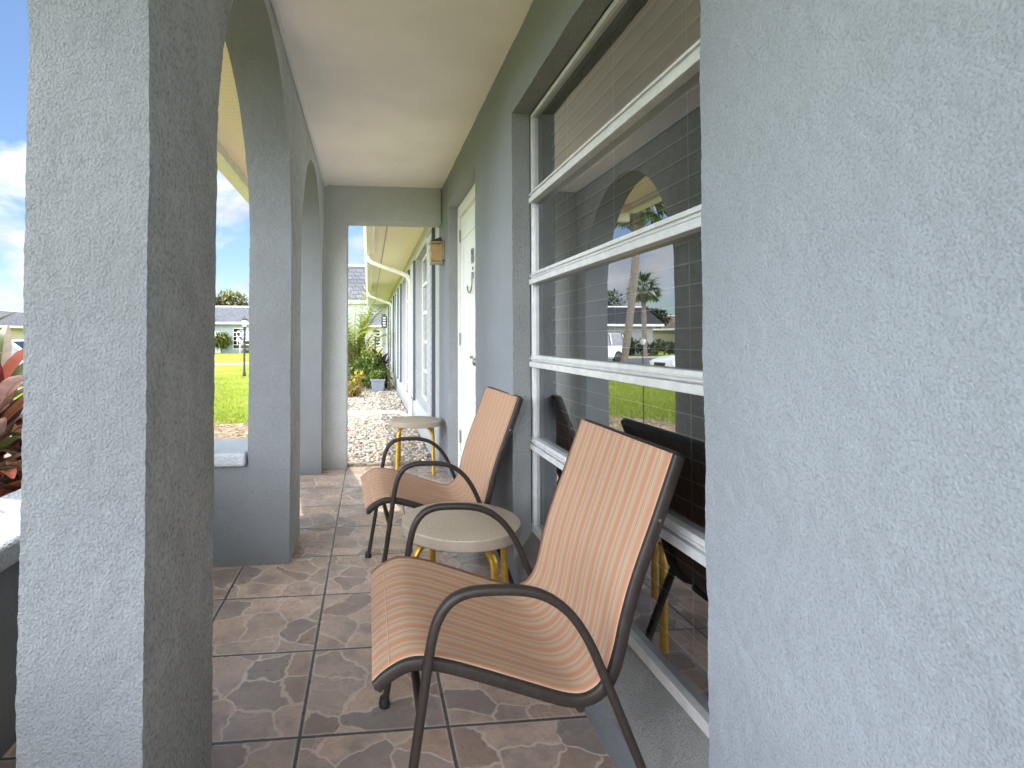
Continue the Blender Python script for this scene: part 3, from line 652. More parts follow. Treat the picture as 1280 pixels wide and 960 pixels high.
def foliage_blob(mb, blobs, n, L, W, pal):
    """leaf clumps spread through several ellipsoids, uneven outline"""
    tot = sum(b[3] ** 2 for b in blobs)
    for (cx, cy, cz, r, sq) in blobs:
        for i in range(int(n * r * r / tot)):
            d = rdir(.12); rr = r * (random.random() ** .35) * (1 + .25 * noise.noise(d * 3 + Vector((cx, cy, cz))))
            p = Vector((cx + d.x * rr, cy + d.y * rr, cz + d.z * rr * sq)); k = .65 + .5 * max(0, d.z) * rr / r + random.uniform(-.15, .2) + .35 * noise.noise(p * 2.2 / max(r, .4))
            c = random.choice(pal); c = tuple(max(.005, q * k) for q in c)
            leaf_card(mb, p, (d + rdir() * .9), L * random.uniform(.6, 1.3), W * random.uniform(.7, 1.2), c, .5, 2)
def shrub(name, label, x, y, z, blobs, n, L, W, pal, group=None, cat='shrub'):
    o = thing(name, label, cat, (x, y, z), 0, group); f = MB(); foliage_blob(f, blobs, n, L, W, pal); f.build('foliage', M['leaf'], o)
    s = MB()
    for i in range(7):
        a = i * .9; r = blobs[0][3] * .5; s.sweep([(0.02 * math.cos(a), .02 * math.sin(a), 0), (r * .4 * math.cos(a), r * .4 * math.sin(a), blobs[0][2] * .6), (r * math.cos(a), r * math.sin(a), blobs[0][2] * 1.1)], (0, 1, .1), .012, .012, 6, 2, [1, .8, .4])
    s.build('stem', M['stem'], o); return o
GRN = [(.06, .13, .02), (.09, .17, .03), (.13, .20, .04), (.05, .10, .02)]
VAR = [(.30, .40, .08), (.18, .29, .05), (.48, .50, .16), (.12, .2, .05)]
YEL = [(.62, .54, .08), (.7, .36, .10), (.38, .42, .08), (.72, .6, .16)]
# red cordyline behind the low wall
def cordyline(name, label, x, y, z, h, n, L, W, pal, stems=3, spread=.16, group=None):
    o = thing(name, label, 'plant', (x, y, z), 0, group); f = MB(); s = MB()
    for k in range(stems):
        a = k * 2.4; bx, by = spread * math.cos(a), spread * math.sin(a); top = h * (.55 + .4 * ((k * 37) % 10) / 10)
        s.sweep([(bx * .5, by * .5, 0), (bx * .8, by * .8, top * .6), (bx, by, top)], (0, 1, 0), .014, .014, 8, 2)
        for i in range(n):
            t = i / n; z0 = top * (.35 + .65 * t); az = i * 2.399 + k; el = .15 + 1.0 * t; d = Vector((math.cos(az) * math.cos(el), math.sin(az) * math.cos(el), math.sin(el)))
            c = random.choice(pal); kk = random.uniform(.7, 1.25); leaf_card(f, (bx, by, z0), d, L * random.uniform(.75, 1.15), W * random.uniform(.7, 1.1), tuple(min(1, q * kk) for q in c), random.uniform(.5, 1.3), 7, fold=.35)
    s.build('stem', M['stem'], o); f.build('leaves', M['strap'], o, smooth=180); return o
REDP = [(.48, .15, .11), (.60, .27, .20), (.28, .06, .06), (.14, .06, .05), (.66, .44, .38), (.14, .19, .06), (.52, .20, .09), (.20, .18, .08)]
cordyline('ti_plant', 'large red and pink strap leaved plant behind the low wall', -1.66, 2.40, -.1, 1.42, 60, .34, .034, REDP, 8, .26)
cordyline('ti_plant', 'dark red ti plant low behind the capped wall, near the parked car', -2.2, 3.0, -.12, .85, 44, .45, .04, REDP, 6, .28)
# the planting by the far gravel bed
shrub('leafy_shrub', 'rounded variegated green shrub beyond the far gravel bed', -.02, 13.4, -.1, [(0, 0, .45, .42, .85), (-.3, .1, .42, .3, .9), (.28, -.05, .38, .3, .9), (.05, 0, .72, .26, .8)], 2600, .085, .026, VAR)
shrub('low_croton', 'small yellow and orange leaved plant on the gravel edge', -.30, 11.6, -.1, [(0, 0, .2, .17, .9), (.05, 0, .38, .15, .9), (-.08, 0, .12, .12, .8)], 420, .09, .02, YEL)
shrub('orange_croton', 'bright orange leaved plant in a black pot beside the palm', -.42, 15.2, .35, [(0, 0, .22, .2, 1.0), (.03, 0, .38, .15, 1)], 420, .13, .026, [(.55, .2, .02), (.6, .3, .04), (.3, .14, .03), (.2, .22, .04)])
cordyline('bronze_ti_plant', 'bronze leaved ti plant beyond the rounded green shrub', .25, 17.0, -.1, .95, 24, .45, .05, [(.10, .03, .025), (.16, .06, .04), (.22, .10, .07), (.08, .05, .03)], 4, .25)
def areca():
    o = thing('areca_palm', 'tall feathery yellow green palm beyond the gravel beds', 'palm', (-.40, 14.6, -.1)); f = MB(); s = MB()
    for k in range(70):
        az = k * 2.399; el = .75 + .75 * ((k * 13) % 70) / 70; L = random.uniform(1.1, 1.7); p = Vector((.16 * math.cos(az), .16 * math.sin(az), .55 + random.uniform(0, .75))); d = Vector((math.cos(az) * math.cos(el), math.sin(az) * math.cos(el), math.sin(el)))
        pts = [p.copy()]; seg = 13
        for i in range(seg): d = (d - Vector((0, 0, .075))).normalized(); p = p + d * (L / seg); pts.append(p.copy())
        s.sweep([(pts[0].x * .6, pts[0].y * .6, 0), tuple(pts[0])], (0, 1, .01), .014, .014, 6, 2); f.sweep(pts, (0, .3, 1), .007, .007, 4, 2, [1 - .8 * i / seg for i in range(seg + 1)], (.5, .5, .12))
        for i in range(1, seg + 1):
            t = (pts[i] - pts[i - 1]).normalized(); sd = t.cross(Vector((0, 0, 1))).normalized()
            for sg in (-1, 1):
                c = random.choice([(.50, .62, .08), (.62, .68, .12), (.36, .52, .06), (.70, .70, .20)]); leaf_card(f, pts[i], (sd * sg + t * .9 + Vector((0, 0, .1))), L * .24 * math.sin(math.pi * min(.95, .25 + .7 * i / seg)) * random.uniform(.8, 1.1), .022, c, .7, 3)
    s.build('stem', M['stem'], o); f.build('fronds', M['bright_leaf'], o)
areca()
# pots
pt = thing('planter_pot', 'grey square tapered pot with green seedlings in front of the shrub', 'pot', (.215, 12.75, -.1))
def sq_pot(a0, a1, h, mat, parent):
    b = MB(); b.add([(-a0, -a0, 0), (a0, -a0, 0), (a0, a0, 0), (-a0, a0, 0), (-a1, -a1, h), (a1, -a1, h), (a1, a1, h), (-a1, a1, h)], [(3, 2, 1, 0), (0, 1, 5, 4), (1, 2, 6, 5), (2, 3, 7, 6), (3, 0, 4, 7)])
    b.box(-a1 - .012, a1 + .012, -a1 - .012, -a1 + .02, h - .03, h + .012); b.box(-a1 - .012, a1 + .012, a1 - .02, a1 + .012, h - .03, h + .012); b.box(-a1 - .012, -a1 + .02, -a1 + .02, a1 - .02, h - .03, h + .012); b.box(a1 - .02, a1 + .012, -a1 + .02, a1 - .02, h - .03, h + .012)
    b.build('pot_body', mat, parent, bevel=.006); s = MB(); s.box(-a1 + .02, a1 - .02, -a1 + .02, a1 - .02, h - .05, h - .03); s.build('soil', M['mulch'], parent)
sq_pot(.125, .165, .30, M['pot'], pt)
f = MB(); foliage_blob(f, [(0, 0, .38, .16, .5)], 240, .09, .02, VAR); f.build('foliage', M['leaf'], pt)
pt = thing('black_pot', 'tall round black pot at the left edge of the far gravel bed', 'pot', (-.43, 12.6, -.1)); b = MB(); b.lathe(0, 0, [(.07, 0), (.10, .3), (.115, .31), (.115, .34), (.09, .34), (.085, .30)], 20); b.build('pot_body', M['blackpot'], pt, smooth=40)
b = MB(); b.sweep([(0, 0, .3), (.0, 0, .45), (.01, 0, .58)], (0, 1, 0), .012, .012, 6); b.build('stake', M['blackpot'], pt)
pt = thing('black_tub', 'black plastic tub holding the orange leaved plant', 'pot', (-.42, 15.2, -.1)); b = MB(); b.lathe(0, 0, [(.15, 0), (.2, .4), (.215, .41), (.215, .45), (.19, .45), (.18, .40), (.0, .40)], 20); b.build('pot_body', M['blackpot'], pt, smooth=40)
hs = thing('hose_reel', 'dark coiled hose leaning by the wall next to the grey pot', 'hose', (.44, 13.6, -.1)); b = MB()
pts = [(.02 * math.sin(i * .9), (.17 + .02 * math.sin(i * .37)) * math.cos(i * .35), .2 + (.17 + .02 * math.sin(i * .37)) * math.sin(i * .35)) for i in range(90)]; b.sweep(pts, (1, 0, 0), .016, .016, 6, 2); b.build('hose_coil', M['blackpot'], hs, smooth=60)
hb = thing('garden_spigot', 'small dark garden tap standing by the downspout foot', 'tap', (.50, 12.9, -.1)); b = MB(); b.sweep([(0, 0, 0), (0, 0, .25)], (0, 1, 0), .014, .014, 8); b.sweep(catmull([(0, 0, .22), (-.03, 0, .25), (-.07, 0, .24), (-.085, 0, .2)], 4), (0, 1, 0), .012, .012, 8); b.build('tap_body', M['bronze'], hb, smooth=50); b = MB(); b.box(-.03, .03, -.006, .006, .255, .268); b.build('handle', M['bronze'], hb)

# ------------------------------------------------------------------ street lamps
def lamp_post(label, x, y, h, group='black lamp posts on the lawns'):
    o = thing('lamp_post', label, 'lamp post', (x, y, g(x, y)), 0, group)
    b = MB(); b.lathe(0, 0, [(.06, 0), (.06, .12), (.04, .16), (.036, h - .42), (.055, h - .40), (.055, h - .36), (.03, h - .34)], 14); b.build('post', M['blackpot'], o, smooth=40)
    b = MB(); b.lathe(0, 0, [(.06, h - .34), (.10, h - .12), (.10, h - .115)], 8); b.build('lamp_glass', M['lampglass'], o)
    b = MB(); b.lathe(0, 0, [(.125, h - .115), (.11, h - .08), (.06, h - .03), (.015, h - .01), (.015, h + .03), (.001, h + .05)], 8); b.build('lamp_cap', M['blackpot'], o)
    return o
lamp_post('black lamp post with white glass head on the lawn before the grey roofed villa', -4.52, 20.2, 2.15)
lamp_post('slim black lamp post beyond the bronze leaved plant at the far end', .32, 27.0, 1.75)
gl = thing('garden_light', 'thin dark garden light stake on the lawn outside the far arch', 'garden light', (-1.93, 6.5, -.12)); b = MB(); b.lathe(0, 0, [(.007, 0), (.006, 1.2)], 8); b.build('stake', M['blackpot'], gl)
b = MB(); b.lathe(0, 0, [(.02, 1.2), (.035, 1.23), (.035, 1.27)], 10); b.build('lamp_glass', M['lampglass'], gl); b = MB(); b.lathe(0, 0, [(.042, 1.27), (.03, 1.285), (.001, 1.295)], 10); b.build('lamp_cap', M['metal'], gl)

# ------------------------------------------------------------------ neighbouring houses
def house(label, cx, cy, w, d, eave, top, wallm, roofm, openings, rz=0, arches2=(), over=.7, name='villa_house', group=None, inset=1.3):
    """local: front faces -y. openings: (x0,x1,z0,z1,kind)"""
    gz = g(cx, cy); o = thing(name, label, 'house', (cx, cy, gz), rz, group)
    b = MB(); x0, x1 = -w / 2, w / 2; cuts = sorted(set([x0, x1] + [v for q in openings for v in q[:2]] + [v for q in arches2 for v in q[:2]]))
    for a, c2 in zip(cuts[:-1], cuts[1:]):
        mid = (a + c2) / 2; op = [q for q in openings if q[0] <= mid <= q[1]]; ar = [q for q in arches2 if q[0] <= mid <= q[1]]
        if op: b.quad((a, 0, 0), (c2, 0, 0), (c2, 0, op[0][2]), (a, 0, op[0][2])) if op[0][2] > .01 else None; b.quad((a, 0, op[0][3]), (c2, 0, op[0][3]), (c2, 0, eave), (a, 0, eave))
        elif ar:
            n = 14; yc2 = (ar[0][0] + ar[0][1]) / 2; rr = (ar[0][1] - ar[0][0]) / 2; zs = ar[0][2]
            for i in range(n):
                t0, t1 = math.pi * i / n, math.pi * (i + 1) / n; p0 = (yc2 - rr * math.cos(t0), zs + rr * .8 * math.sin(t0)); p1 = (yc2 - rr * math.cos(t1), zs + rr * .8 * math.sin(t1))
                b.quad((p0[0], 0, p0[1]), (p1[0], 0, p1[1]), (p1[0], 0, eave), (p0[0], 0, eave)); b.quad((p0[0], 0, p0[1]), (p0[0], .25, p0[1]), (p1[0], .25, p1[1]), (p1[0], 0, p1[1]))
        else: b.quad((a, 0, 0), (c2, 0, 0), (c2, 0, eave), (a, 0, eave))
    b.quad((x0, 0, 0), (x0, d, 0), (x0, d, eave), (x0, 0, eave)); b.quad((x1, 0, 0), (x1, d, 0), (x1, d, eave), (x1, 0, eave)); b.quad((x0, d, 0), (x1, d, 0), (x1, d, eave), (x0, d, eave))
    b.build('wall', wallm, o)
    if arches2: q = MB(); q.box(x0 + .1, x1 - .1, 1.6, 1.7, 0, eave - .01); q.build('porch_back_wall', M['shutter'], o)  # dark wall colour stands in for the shade inside the porch
    r = MB(); e0 = over; r.add([(x0 - e0, -e0, eave + .15), (x1 + e0, -e0, eave + .15), (x1 + e0, d + e0, eave + .15), (x0 - e0, d + e0, eave + .15), (x0 - e0 + inset * .9, -e0 + inset, top), (x1 + e0 - inset * .9, -e0 + inset, top), (x1 + e0 - inset * .9, d + e0 - inset, top), (x0 - e0 + inset * .9, d + e0 - inset, top)], [(0, 1, 5, 4), (1, 2, 6, 5), (2, 3, 7, 6), (3, 0, 4, 7), (4, 5, 6, 7)])
    r.build('roof', roofm, o)
    fa = MB(); fa.box(x0 - e0, x1 + e0, -e0 - .02, d + e0 + .02, eave - .06, eave + .148); fa.build('fascia', M['white'], o)
    fa = MB(); fa.box(x0 - e0 + inset * .88, x1 + e0 - inset * .88, -e0 + inset - .02, d + e0 - inset + .02, top - .02, top + .10); fa.build('roof_cap', M['white'], o)
    for (a, c2, z0, z1, kind) in openings:
        if kind == 'win':
            f = MB(); f.box(a + .01, a + .07, .03, .09, z0 + .01, z1 - .01); f.box(c2 - .07, c2 - .01, .03, .09, z0 + .01, z1 - .01); n = max(2, int(round((z1 - z0) / .42)))
            for i in range(n + 1): zz3 = z0 + .01 + (z1 - z0 - .09) * i / n; f.box(a + .07, c2 - .07, .03, .09, zz3, zz3 + .07)
            wo = f.build('window', M['white'], o); p = MB(); p.quad((a + .05, .1, z0 + .05), (c2 - .05, .1, z0 + .05), (c2 - .05, .1, z1 - .05), (a + .05, .1, z1 - .05)); p.build('pane', M['dark_glass'], wo)
            bk = MB(); bk.box(a - .05, c2 + .05, .35, .4, z0 - .05, z1 + .05); bk.build('dark_room', M['dark'], wo)
        else:
            f = MB(); f.box(a + .01, c2 - .01, .06, .12, z0, z1 - .01); do = f.build('door', M['door'], o); k = MB(); k.box(c2 - .2, c2 - .14, .02, .06, 1.0, 1.08); k.build('handle', M['metal'], do)
    return o
h1 = house('pale blue villa with grey shingle band roof across the lawn, heron in its window', -13.6, 59.5, 22, 9, 3.15, 5.0, M['lightwall'], M['shingle'], [(-.95, 1.75, .4, 2.7, 'win'), (-6, -4, .9, 2.6, 'win'), (-3.1, -2.1, .0, 2.4, 'door'), (4.5, 7, .8, 2.6, 'win')])
# heron cut-out standing in front of the villa's window
he = thing('heron_statue', 'white heron figure standing before the slatted window of the far villa', 'statue', (-13.95, 59.1, g(-13.9, 59.1)))
b = MB(); b.sweep(catmull([(-.02, 0, .9), (.0, 0, 1.3), (.12, 0, 1.6), (-.10, 0, 1.95), (-.06, 0, 2.25), (.10, 0, 2.34), (.2, 0, 2.28)], 5), (0, 1, 0), .06, .05, 8, 2); b.sweep(catmull([(-.1, 0, 1.55), (.1, 0, 1.45), (.4, 0, 1.15), (.6, 0, .95)], 5), (0, 1, 0), .16, .17, 8, 2, [.7] + [1.0] * 10 + [.8, .6, .4, .25, .1]); b.build('body', M['heron'], he, smooth=60)
for s in (-.05, .1): b = MB(); b.sweep([(.25 + s, 0, 0), (.25 + s, 0, 1.2)], (0, 1, 0), .025, .025, 6); b.build('leg', M['heron'], he)
b = MB(); b.sweep([(.18, 0, 2.29), (.5, 0, 2.2)], (0, 1, 0), .02, .02, 6, 2, [1, .2]); b.build('bill', M['gold'], he)
shrub('bird_of_paradise', 'yellow green bushy plant left of the heron at the far villa', -15.45, 58.5, g(-14, 58), [(0, 0, 1.45, .75, .8), (-.4, 0, 1.2, .5, .8), (.4, 0, 1.2, .5, .8)], 700, .5, .09, [(.16, .22, .04), (.26, .28, .06), (.4, .36, .08), (.1, .16, .03)])
shrub('clipped_hedge', 'low dark hedge along the foot of the far blue villa', -12.5, 58.7, g(-13, 58), [(i * .5, 0, .22, .32, .8) for i in range(-1, 6)], 900, .16, .05, GRN, cat='hedge')
h2 = house('white villa with dark hipped roof and arched porch seen in the window reflection', -20.9, 48.6, 9, 4.2, 2.75, 4.55, M['whitewall'], M['shingle2'], [], 0, [(-2.6, -.7, 1.3), (-.2, 1.7, 1.3), (2.2, 4.1, 1.3)])
h3 = house('cream house with pale grey roof beyond the parked car, left edge', -47, 57, 18, 9, 2.75, 4.5, M['creamwall'], M['shingle'], [(3.1, 4.3, 1.0, 2.3, 'win'), (5.2, 6.2, 1.0, 2.3, 'win'), (6.6, 7.7, 1.0, 2.3, 'win')])
h4 = house('cream house with brown shingle roof behind the grey roofed one', -36.8, 70, 16, 9, 2.75, 4.7, M['creamwall'], M['shingle3'], [(-7.3, -6.3, 1.0, 2.4, 'win'), (-5.5, -4.2, 1.0, 2.4, 'win')])
h5 = house('pale house with grey roof seen through the far porch opening', 4, 64, 16, 9, 2.75, 4.4, M['creamwall'], M['shingle'], [(-5.4, -4.3, .1, 2.4, 'win'), (-3.4, -2.6, .5, 2.4, 'win')])
for i in range(9):
    pass
hg = shrub('garden_hedge', 'dark uneven hedge in front of the white arched villa', -24.2, 46.6, g(-24, 46), [(i * .75, .2 * (i % 2), .55 + .15 * (i % 3), .65, .9) for i in range(-3, 6)], 2200, .22, .07, [(.03, .06, .015), (.05, .09, .02), (.02, .045, .012)], cat='hedge')
# next unit of our own row: mansard over its arched porch
nb = thing('neighbour_unit', 'next attached unit with tall grey shingled mansard and porch beyond the palm', 'house', (0, 20.5, 0))
b = MB(); b.add([(-1.9, 0, 2.62), (6, 0, 2.62), (6, .55, 3.98), (-1.35, .55, 3.98), (-1.9, 7, 2.62), (-1.35, 6.5, 3.98), (6, 7, 2.62), (6, 6.5, 3.98)], [(0, 1, 2, 3), (4, 0, 3, 5), (6, 4, 5, 7), (1, 6, 7, 2), (3, 2, 7, 5)]); b.build('mansard_roof', M['shingle'], nb)
b = MB(); b.box(-1.42, 6, .5, 6.6, 3.985, 4.06); b.build('roof_cap', M['white'], nb); b = MB(); b.box(-1.95, 6, -.05, 7.05, 2.50, 2.615); b.build('fascia', M['fascia'], nb)
b = MB(); b.box(-.78, WX, .1, .3, 2.1, 2.495); b.box(-.78, -.35, .1, .3, -.1, 2.1); b.box(-.6, -.42, 1.5, 1.9, -.1, 2.495); b.box(-.6, -.42, 3.4, 3.8, -.1, 2.495); b.box(WX, 3, .1, 6.5, -.1, 2.495); b.box(-.6, -.42, .3, 6, 2.1, 2.495); b.build('porch_wall', M['far_wall'], nb)
b = MB(); b.box(-.6, WX, .31, 5, 2.40, 2.48); b.build('porch_ceiling', M['ceiling'], nb)
sg = thing('hanging_sign', 'small dark hanging plaque on the wing wall before the next unit', 'sign', (WX - .02, 18.9, 1.75)); b = MB(); b.box(-.2, -.0, -.02, .02, -.2, .2); b.build('plaque', M['blackpot'], sg, bevel=.01); b = MB()
for k in range(4): b.box(-.15, -.05, -.0235, -.0205, -.15 + k * .09, -.10 + k * .09)
b.build('pale_ornament', M['white'], sg)

# ------------------------------------------------------------------ trees
def sabal(label, x, y, h, tr, cr, lean=0, nf=26, boots=.6):
    o = thing('sabal_palm', label, 'palm', (x, y, g(x, y)), 0, 'sabal palms across the street'); n = 16
    b = MB(); pts = [(lean * math.sin(i / n * 1.6), 0, h * i / n) for i in range(n + 1)]; tp2 = [1.15 if i == 0 else (1 + .06 * math.sin(i * 5.1)) * (1 if i / n < 1 - boots / h else 1.7) for i in range(n + 1)]
    b.sweep(pts, (0, 1, 0), tr, tr, 12, 2, tp2)
    b.build('trunk', M['bark'], o, smooth=60); top = Vector(pts[-1]); f = MB()
    bt = MB()
    for i in range(40):
        az = i * 2.4; z = h - boots * (i / 40); d = Vector((math.cos(az), math.sin(az), .9)); p = Vector((top.x + tr * 1.2 * math.cos(az), tr * 1.2 * math.sin(az), z - .1)); bt.sweep([p, p + d * .32], (0, 0, 1), .05, .025, 5, 2, [1, .4])
    bt.build('boots', M['bark'], o)
    for k in range(nf):
        az = k * 2.399; el = -.7 + 2.1 * ((k * 7) % nf) / nf; d = Vector((math.cos(az) * math.cos(el), math.sin(az) * math.cos(el), math.sin(el))); p = top + Vector((0, 0, .1)) + d * cr * .55
        f.sweep([top, p], (0, .2, 1), .02, .02, 4, 2, None, (.10, .14, .04)); sd = d.cross(Vector((0, 0, 1))).normalized()
        for i in range(15):
            a = -1.25 + 2.5 * i / 14; ld = d * math.cos(a) + sd * math.sin(a) + Vector((0, 0, -.25 * abs(a))); c = random.choice([(.05, .09, .02), (.08, .13, .03), (.12, .17, .05), (.035, .06, .015)]); leaf_card(f, p, ld, cr * .62 * random.uniform(.8, 1.1), cr * .035, c, .55 + .3 * random.random(), 4)
    f.build('crown', M['leaf2'], o)
    return o
sabal('tall sabal palm with a thick bare leaning trunk, reflected in the window', -8.55, 20.6, 6.9, .145, 1.3, -.7, 26, 1.0)
sabal('shorter sabal palm with a round crown before the arched villa', -21.6, 43.0, 5.6, .19, 1.55, .1, 26, .9)
def tree(label, x, y, h, blobs, n, L, W, pal, th):
    o = thing('broadleaf_tree', label, 'tree', (x, y, g(x, y))); b = MB(); b.sweep(catmull([(0, 0, 0), (.1, 0, th * .5), (0, .1, th), (.1, 0, th * 1.5)], 4), (0, 1, 0), .3, .3, 10, 2, [1.2] + [1 - .05 * i for i in range(12)])
    for (cx, cy, cz, r, s) in blobs: b.sweep(catmull([(0, 0, th * .8), (cx * .5, cy * .5, (th + cz) * .5), (cx, cy, cz)], 3), (0, 1, .1), .13, .13, 7, 2, [1, .85, .75, .6, .5, .4, .25])
    b.build('trunk', M['stem'], o); f = MB(); foliage_blob(f, blobs, n, L, W, pal); f.build('crown', M['leaf'], o); return o
tree('broad yellow green tree rising behind the grey roofed villa', -18.5, 74, 8, [(0, 0, 6.0, 2.6, .7), (-2.6, 0, 5.6, 2.4, .7), (2.6, 0, 5.0, 2.2, .6), (4.6, .5, 4.3, 1.8, .6), (-5, 0, 5.6, 2.2, .8)], 6500, .42, .13, [(.10, .14, .03), (.20, .18, .04), (.07, .11, .02), (.30, .22, .05)], 2.8)
tree('dark green broadleaf tree behind the white arched villa', -24.6, 62, 8, [(0, 0, 6.4, 2.4, .8), (-2.4, 0, 5.6, 2.2, .8), (2.2, 0, 6.6, 2.3, .8), (.6, .4, 8.2, 1.6, .8), (4.2, 0, 5.8, 2.0, .8)], 5200, .34, .11, [(.035, .075, .015), (.05, .10, .02), (.025, .05, .012), (.08, .12, .03)], 2.8)
tree('low dark tree to the right behind the arched villa', -30.5, 60, 5, [(0, 0, 4.2, 1.5, .7), (-1.8, 0, 4.0, 1.4, .7)], 2000, .34, .11, [(.035, .075, .015), (.05, .10, .02), (.025, .05, .012)], 2.2)

# ------------------------------------------------------------------ vehicles (local: nose towards +x)
def car(name, label, cat, x, y, rz, L, W, H, hood, belt, cab0, cab1, roof0, roof1):
    o = thing(name, label, cat, (x, y, g(x, y) + .012), rz)
    low = .28; lo = [(-L / 2, low + .1), (-L / 2 - .02, belt - .12), (-L / 2 + .08, belt)]
    # lower body: stations along x, cross-section rounded
    b = MB(); st = [(-L / 2, .82, low + .12, belt - .10), (-L / 2 + .12, .95, low, belt), (cab0, 1, low - .04, belt + .02), (0, 1, low - .05, belt), (cab1, 1, low - .04, belt - .01), (L / 2 - .45, .97, low - .02, hood), (L / 2 - .1, .86, low + .02, hood - .12), (L / 2, .7, low + .12, hood - .26)]
    vs = []; n = 10
    for (sx, wk, z0, z1) in st:
        hwid = W / 2 * wk
        for (a, k) in ((-.88, 0), (-1, .15), (-1.0, .55), (-.96, .9), (-.8, 1), (.8, 1), (.96, .9), (1, .55), (1, .15), (.88, 0)): vs.append((sx, a * hwid, z0 + (z1 - z0) * k))
    fs = []
    for i in range(len(st) - 1):
        for j in range(n): fs.append((i * n + j, (i + 1) * n + j, (i + 1) * n + (j + 1) % n, i * n + (j + 1) % n))
    fs += [tuple(range(n)), tuple(range((len(st) - 1) * n, len(st) * n))[::-1]]; b.add(vs, fs)
    rw = W / 2 * .80; bw = W / 2 * .93; zb2, zt = belt - .01, H     # pillars + roof
    b.add([(roof0, -rw, zt - .05), (roof1, -rw, zt - .05), (roof1, rw, zt - .05), (roof0, rw, zt - .05), (roof0 + .1, -rw * .8, zt), (roof1 - .1, -rw * .8, zt), (roof1 - .1, rw * .8, zt), (roof0 + .1, rw * .8, zt)], [(0, 1, 5, 4), (1, 2, 6, 5), (2, 3, 7, 6), (3, 0, 4, 7), (4, 5, 6, 7), (3, 2, 1, 0)])
    for s in (-1, 1):
        for (xa, xb) in ((cab0, roof0), (cab1, roof1), ((roof0 + roof1) / 2 - .1, (roof0 + roof1) / 2 - .1)): b.sweep([(xa, s * bw, zb2), (xb, s * rw, zt - .05)], (1, 0, 0), .045, .035, 6, 3)
    b.build('body', M['carpaint'], o, smooth=35)
    gq = MB(); q = .97
    gq.add([(cab0, -bw * q, zb2), (cab0, bw * q, zb2), (cab1, bw * q, zb2), (cab1, -bw * q, zb2), (roof0, -rw * q, zt - .052), (roof0, rw * q, zt - .052), (roof1, rw * q, zt - .052), (roof1, -rw * q, zt - .052)], [(0, 1, 5, 4), (1, 2, 6, 5), (2, 3, 7, 6), (3, 0, 4, 7)]); gq.build('window_glass', M['carglass'], o)
    r = .33 if H < 1.6 else .38
    for sx in (-L * .31, L * .31):
        for s in (-1, 1):
            t = MB(); t.lathe(0, 0, [(r * .6, -.1), (r * .95, -.11), (r, -.07), (r, .07), (r * .95, .11), (r * .6, .1)], 24)
            for i, v in enumerate(t.v): t.v[i] = (sx + v[0], s * (W / 2 - .10) + v[2], r + v[1])
            wo = t.build('wheel', M['tyre'], o, smooth=40); t = MB(); t.lathe(0, 0, [(r * .62, .02), (r * .6, .085), (r * .2, .07), (.01, .09)], 12)
            for i, v in enumerate(t.v): t.v[i] = (sx + v[0], s * (W / 2 - .10 + v[2]), r + v[1])
            t.build('rim', M['chrome'], wo)
    for s in (-1, 1):
        b = MB(); b.box(L / 2 - .10, L / 2 - .03, s * W * .33 - .16, s * W * .33 + .16, hood - .30, hood - .18); b.build('headlight', M['lampglass'], o, bevel=.02)
        b = MB(); b.box(-L / 2 - .01, -L / 2 + .06, s * W * .34 - .12, s * W * .34 + .12, belt - .28, belt - .12); b.build('tail_light', M['red'], o, bevel=.02)
        b = MB(); b.box(cab1 - .35, cab1 - .2, s * (W / 2 + .02), s * (W / 2 + .16), belt + .0, belt + .12); b.build('wing_mirror', M['carpaint'], o, bevel=.03)
    b = MB(); b.box(L / 2 - .09, L / 2 + .012, -W * .2, W * .2, hood - .42, hood - .22); b.build('grille', M['blackpot'], o, bevel=.01)
    return o
car('parked_car', 'white sedan parked on the drive beyond the red plants', 'car', -11.3, 18.5, 0, 4.7, 1.8, 1.47, .86, .92, -1.9, 1.0, -1.1, .25)
car('white_truck', 'white sport utility vehicle on the road before the arched villa', 'car', -12.3, 32.6, R(-24), 4.9, 1.95, 1.85, 1.08, 1.12, -2.3, 1.0, -2.1, .3)

# ------------------------------------------------------------------ light, sky, camera
BACK = 8.6
EL, AZ = R(57), R(-10)                       # azimuth from +y, towards -x
sd = Vector((math.sin(AZ) * math.cos(EL), math.cos(AZ) * math.cos(EL), math.sin(EL)))
sun = bpy.data.lights.new('Sun', 'SUN'); sun.energy = 5.0; sun.angle = R(.5); sun.color = (1, .95, .87)
so2 = bpy.data.objects.new('Sun', sun); col.objects.link(so2); so2.rotation_euler = sd.to_track_quat('Z', 'Y').to_euler(); so2.location = (0, 0, 30)
wd = bpy.data.worlds.new('World'); scene.world = wd; wd.use_nodes = True; T = wd.node_tree; T.nodes.clear()
def wn(t, **k):
    nd = T.nodes.new(t)
    for a, v in k.items(): setattr(nd, a, v)
    return nd
sky = wn('ShaderNodeTexSky', sky_type='NISHITA', sun_disc=False, sun_elevation=EL, sun_rotation=AZ, altitude=0, air_density=1.0, dust_density=.25, ozone_density=1.2)
tc = wn('ShaderNodeTexCoord'); mp = wn('ShaderNodeMapping'); mp.inputs['Scale'].default_value = (1, 1, 1.9); mp.inputs['Location'].default_value = (.2955, .6376, .9076); T.links.new(tc.outputs['Generated'], mp.inputs['Vector'])
nz = wn('ShaderNodeTexNoise'); nz.inputs['Scale'].default_value = 3.1; nz.inputs['Detail'].default_value = 9; nz.inputs['Roughness'].default_value = .56; nz.inputs['Distortion'].default_value = .25; T.links.new(mp.outputs[0], nz.inputs['Vector'])
sp = wn('ShaderNodeSeparateXYZ'); T.links.new(tc.outputs['Generated'], sp.inputs[0])
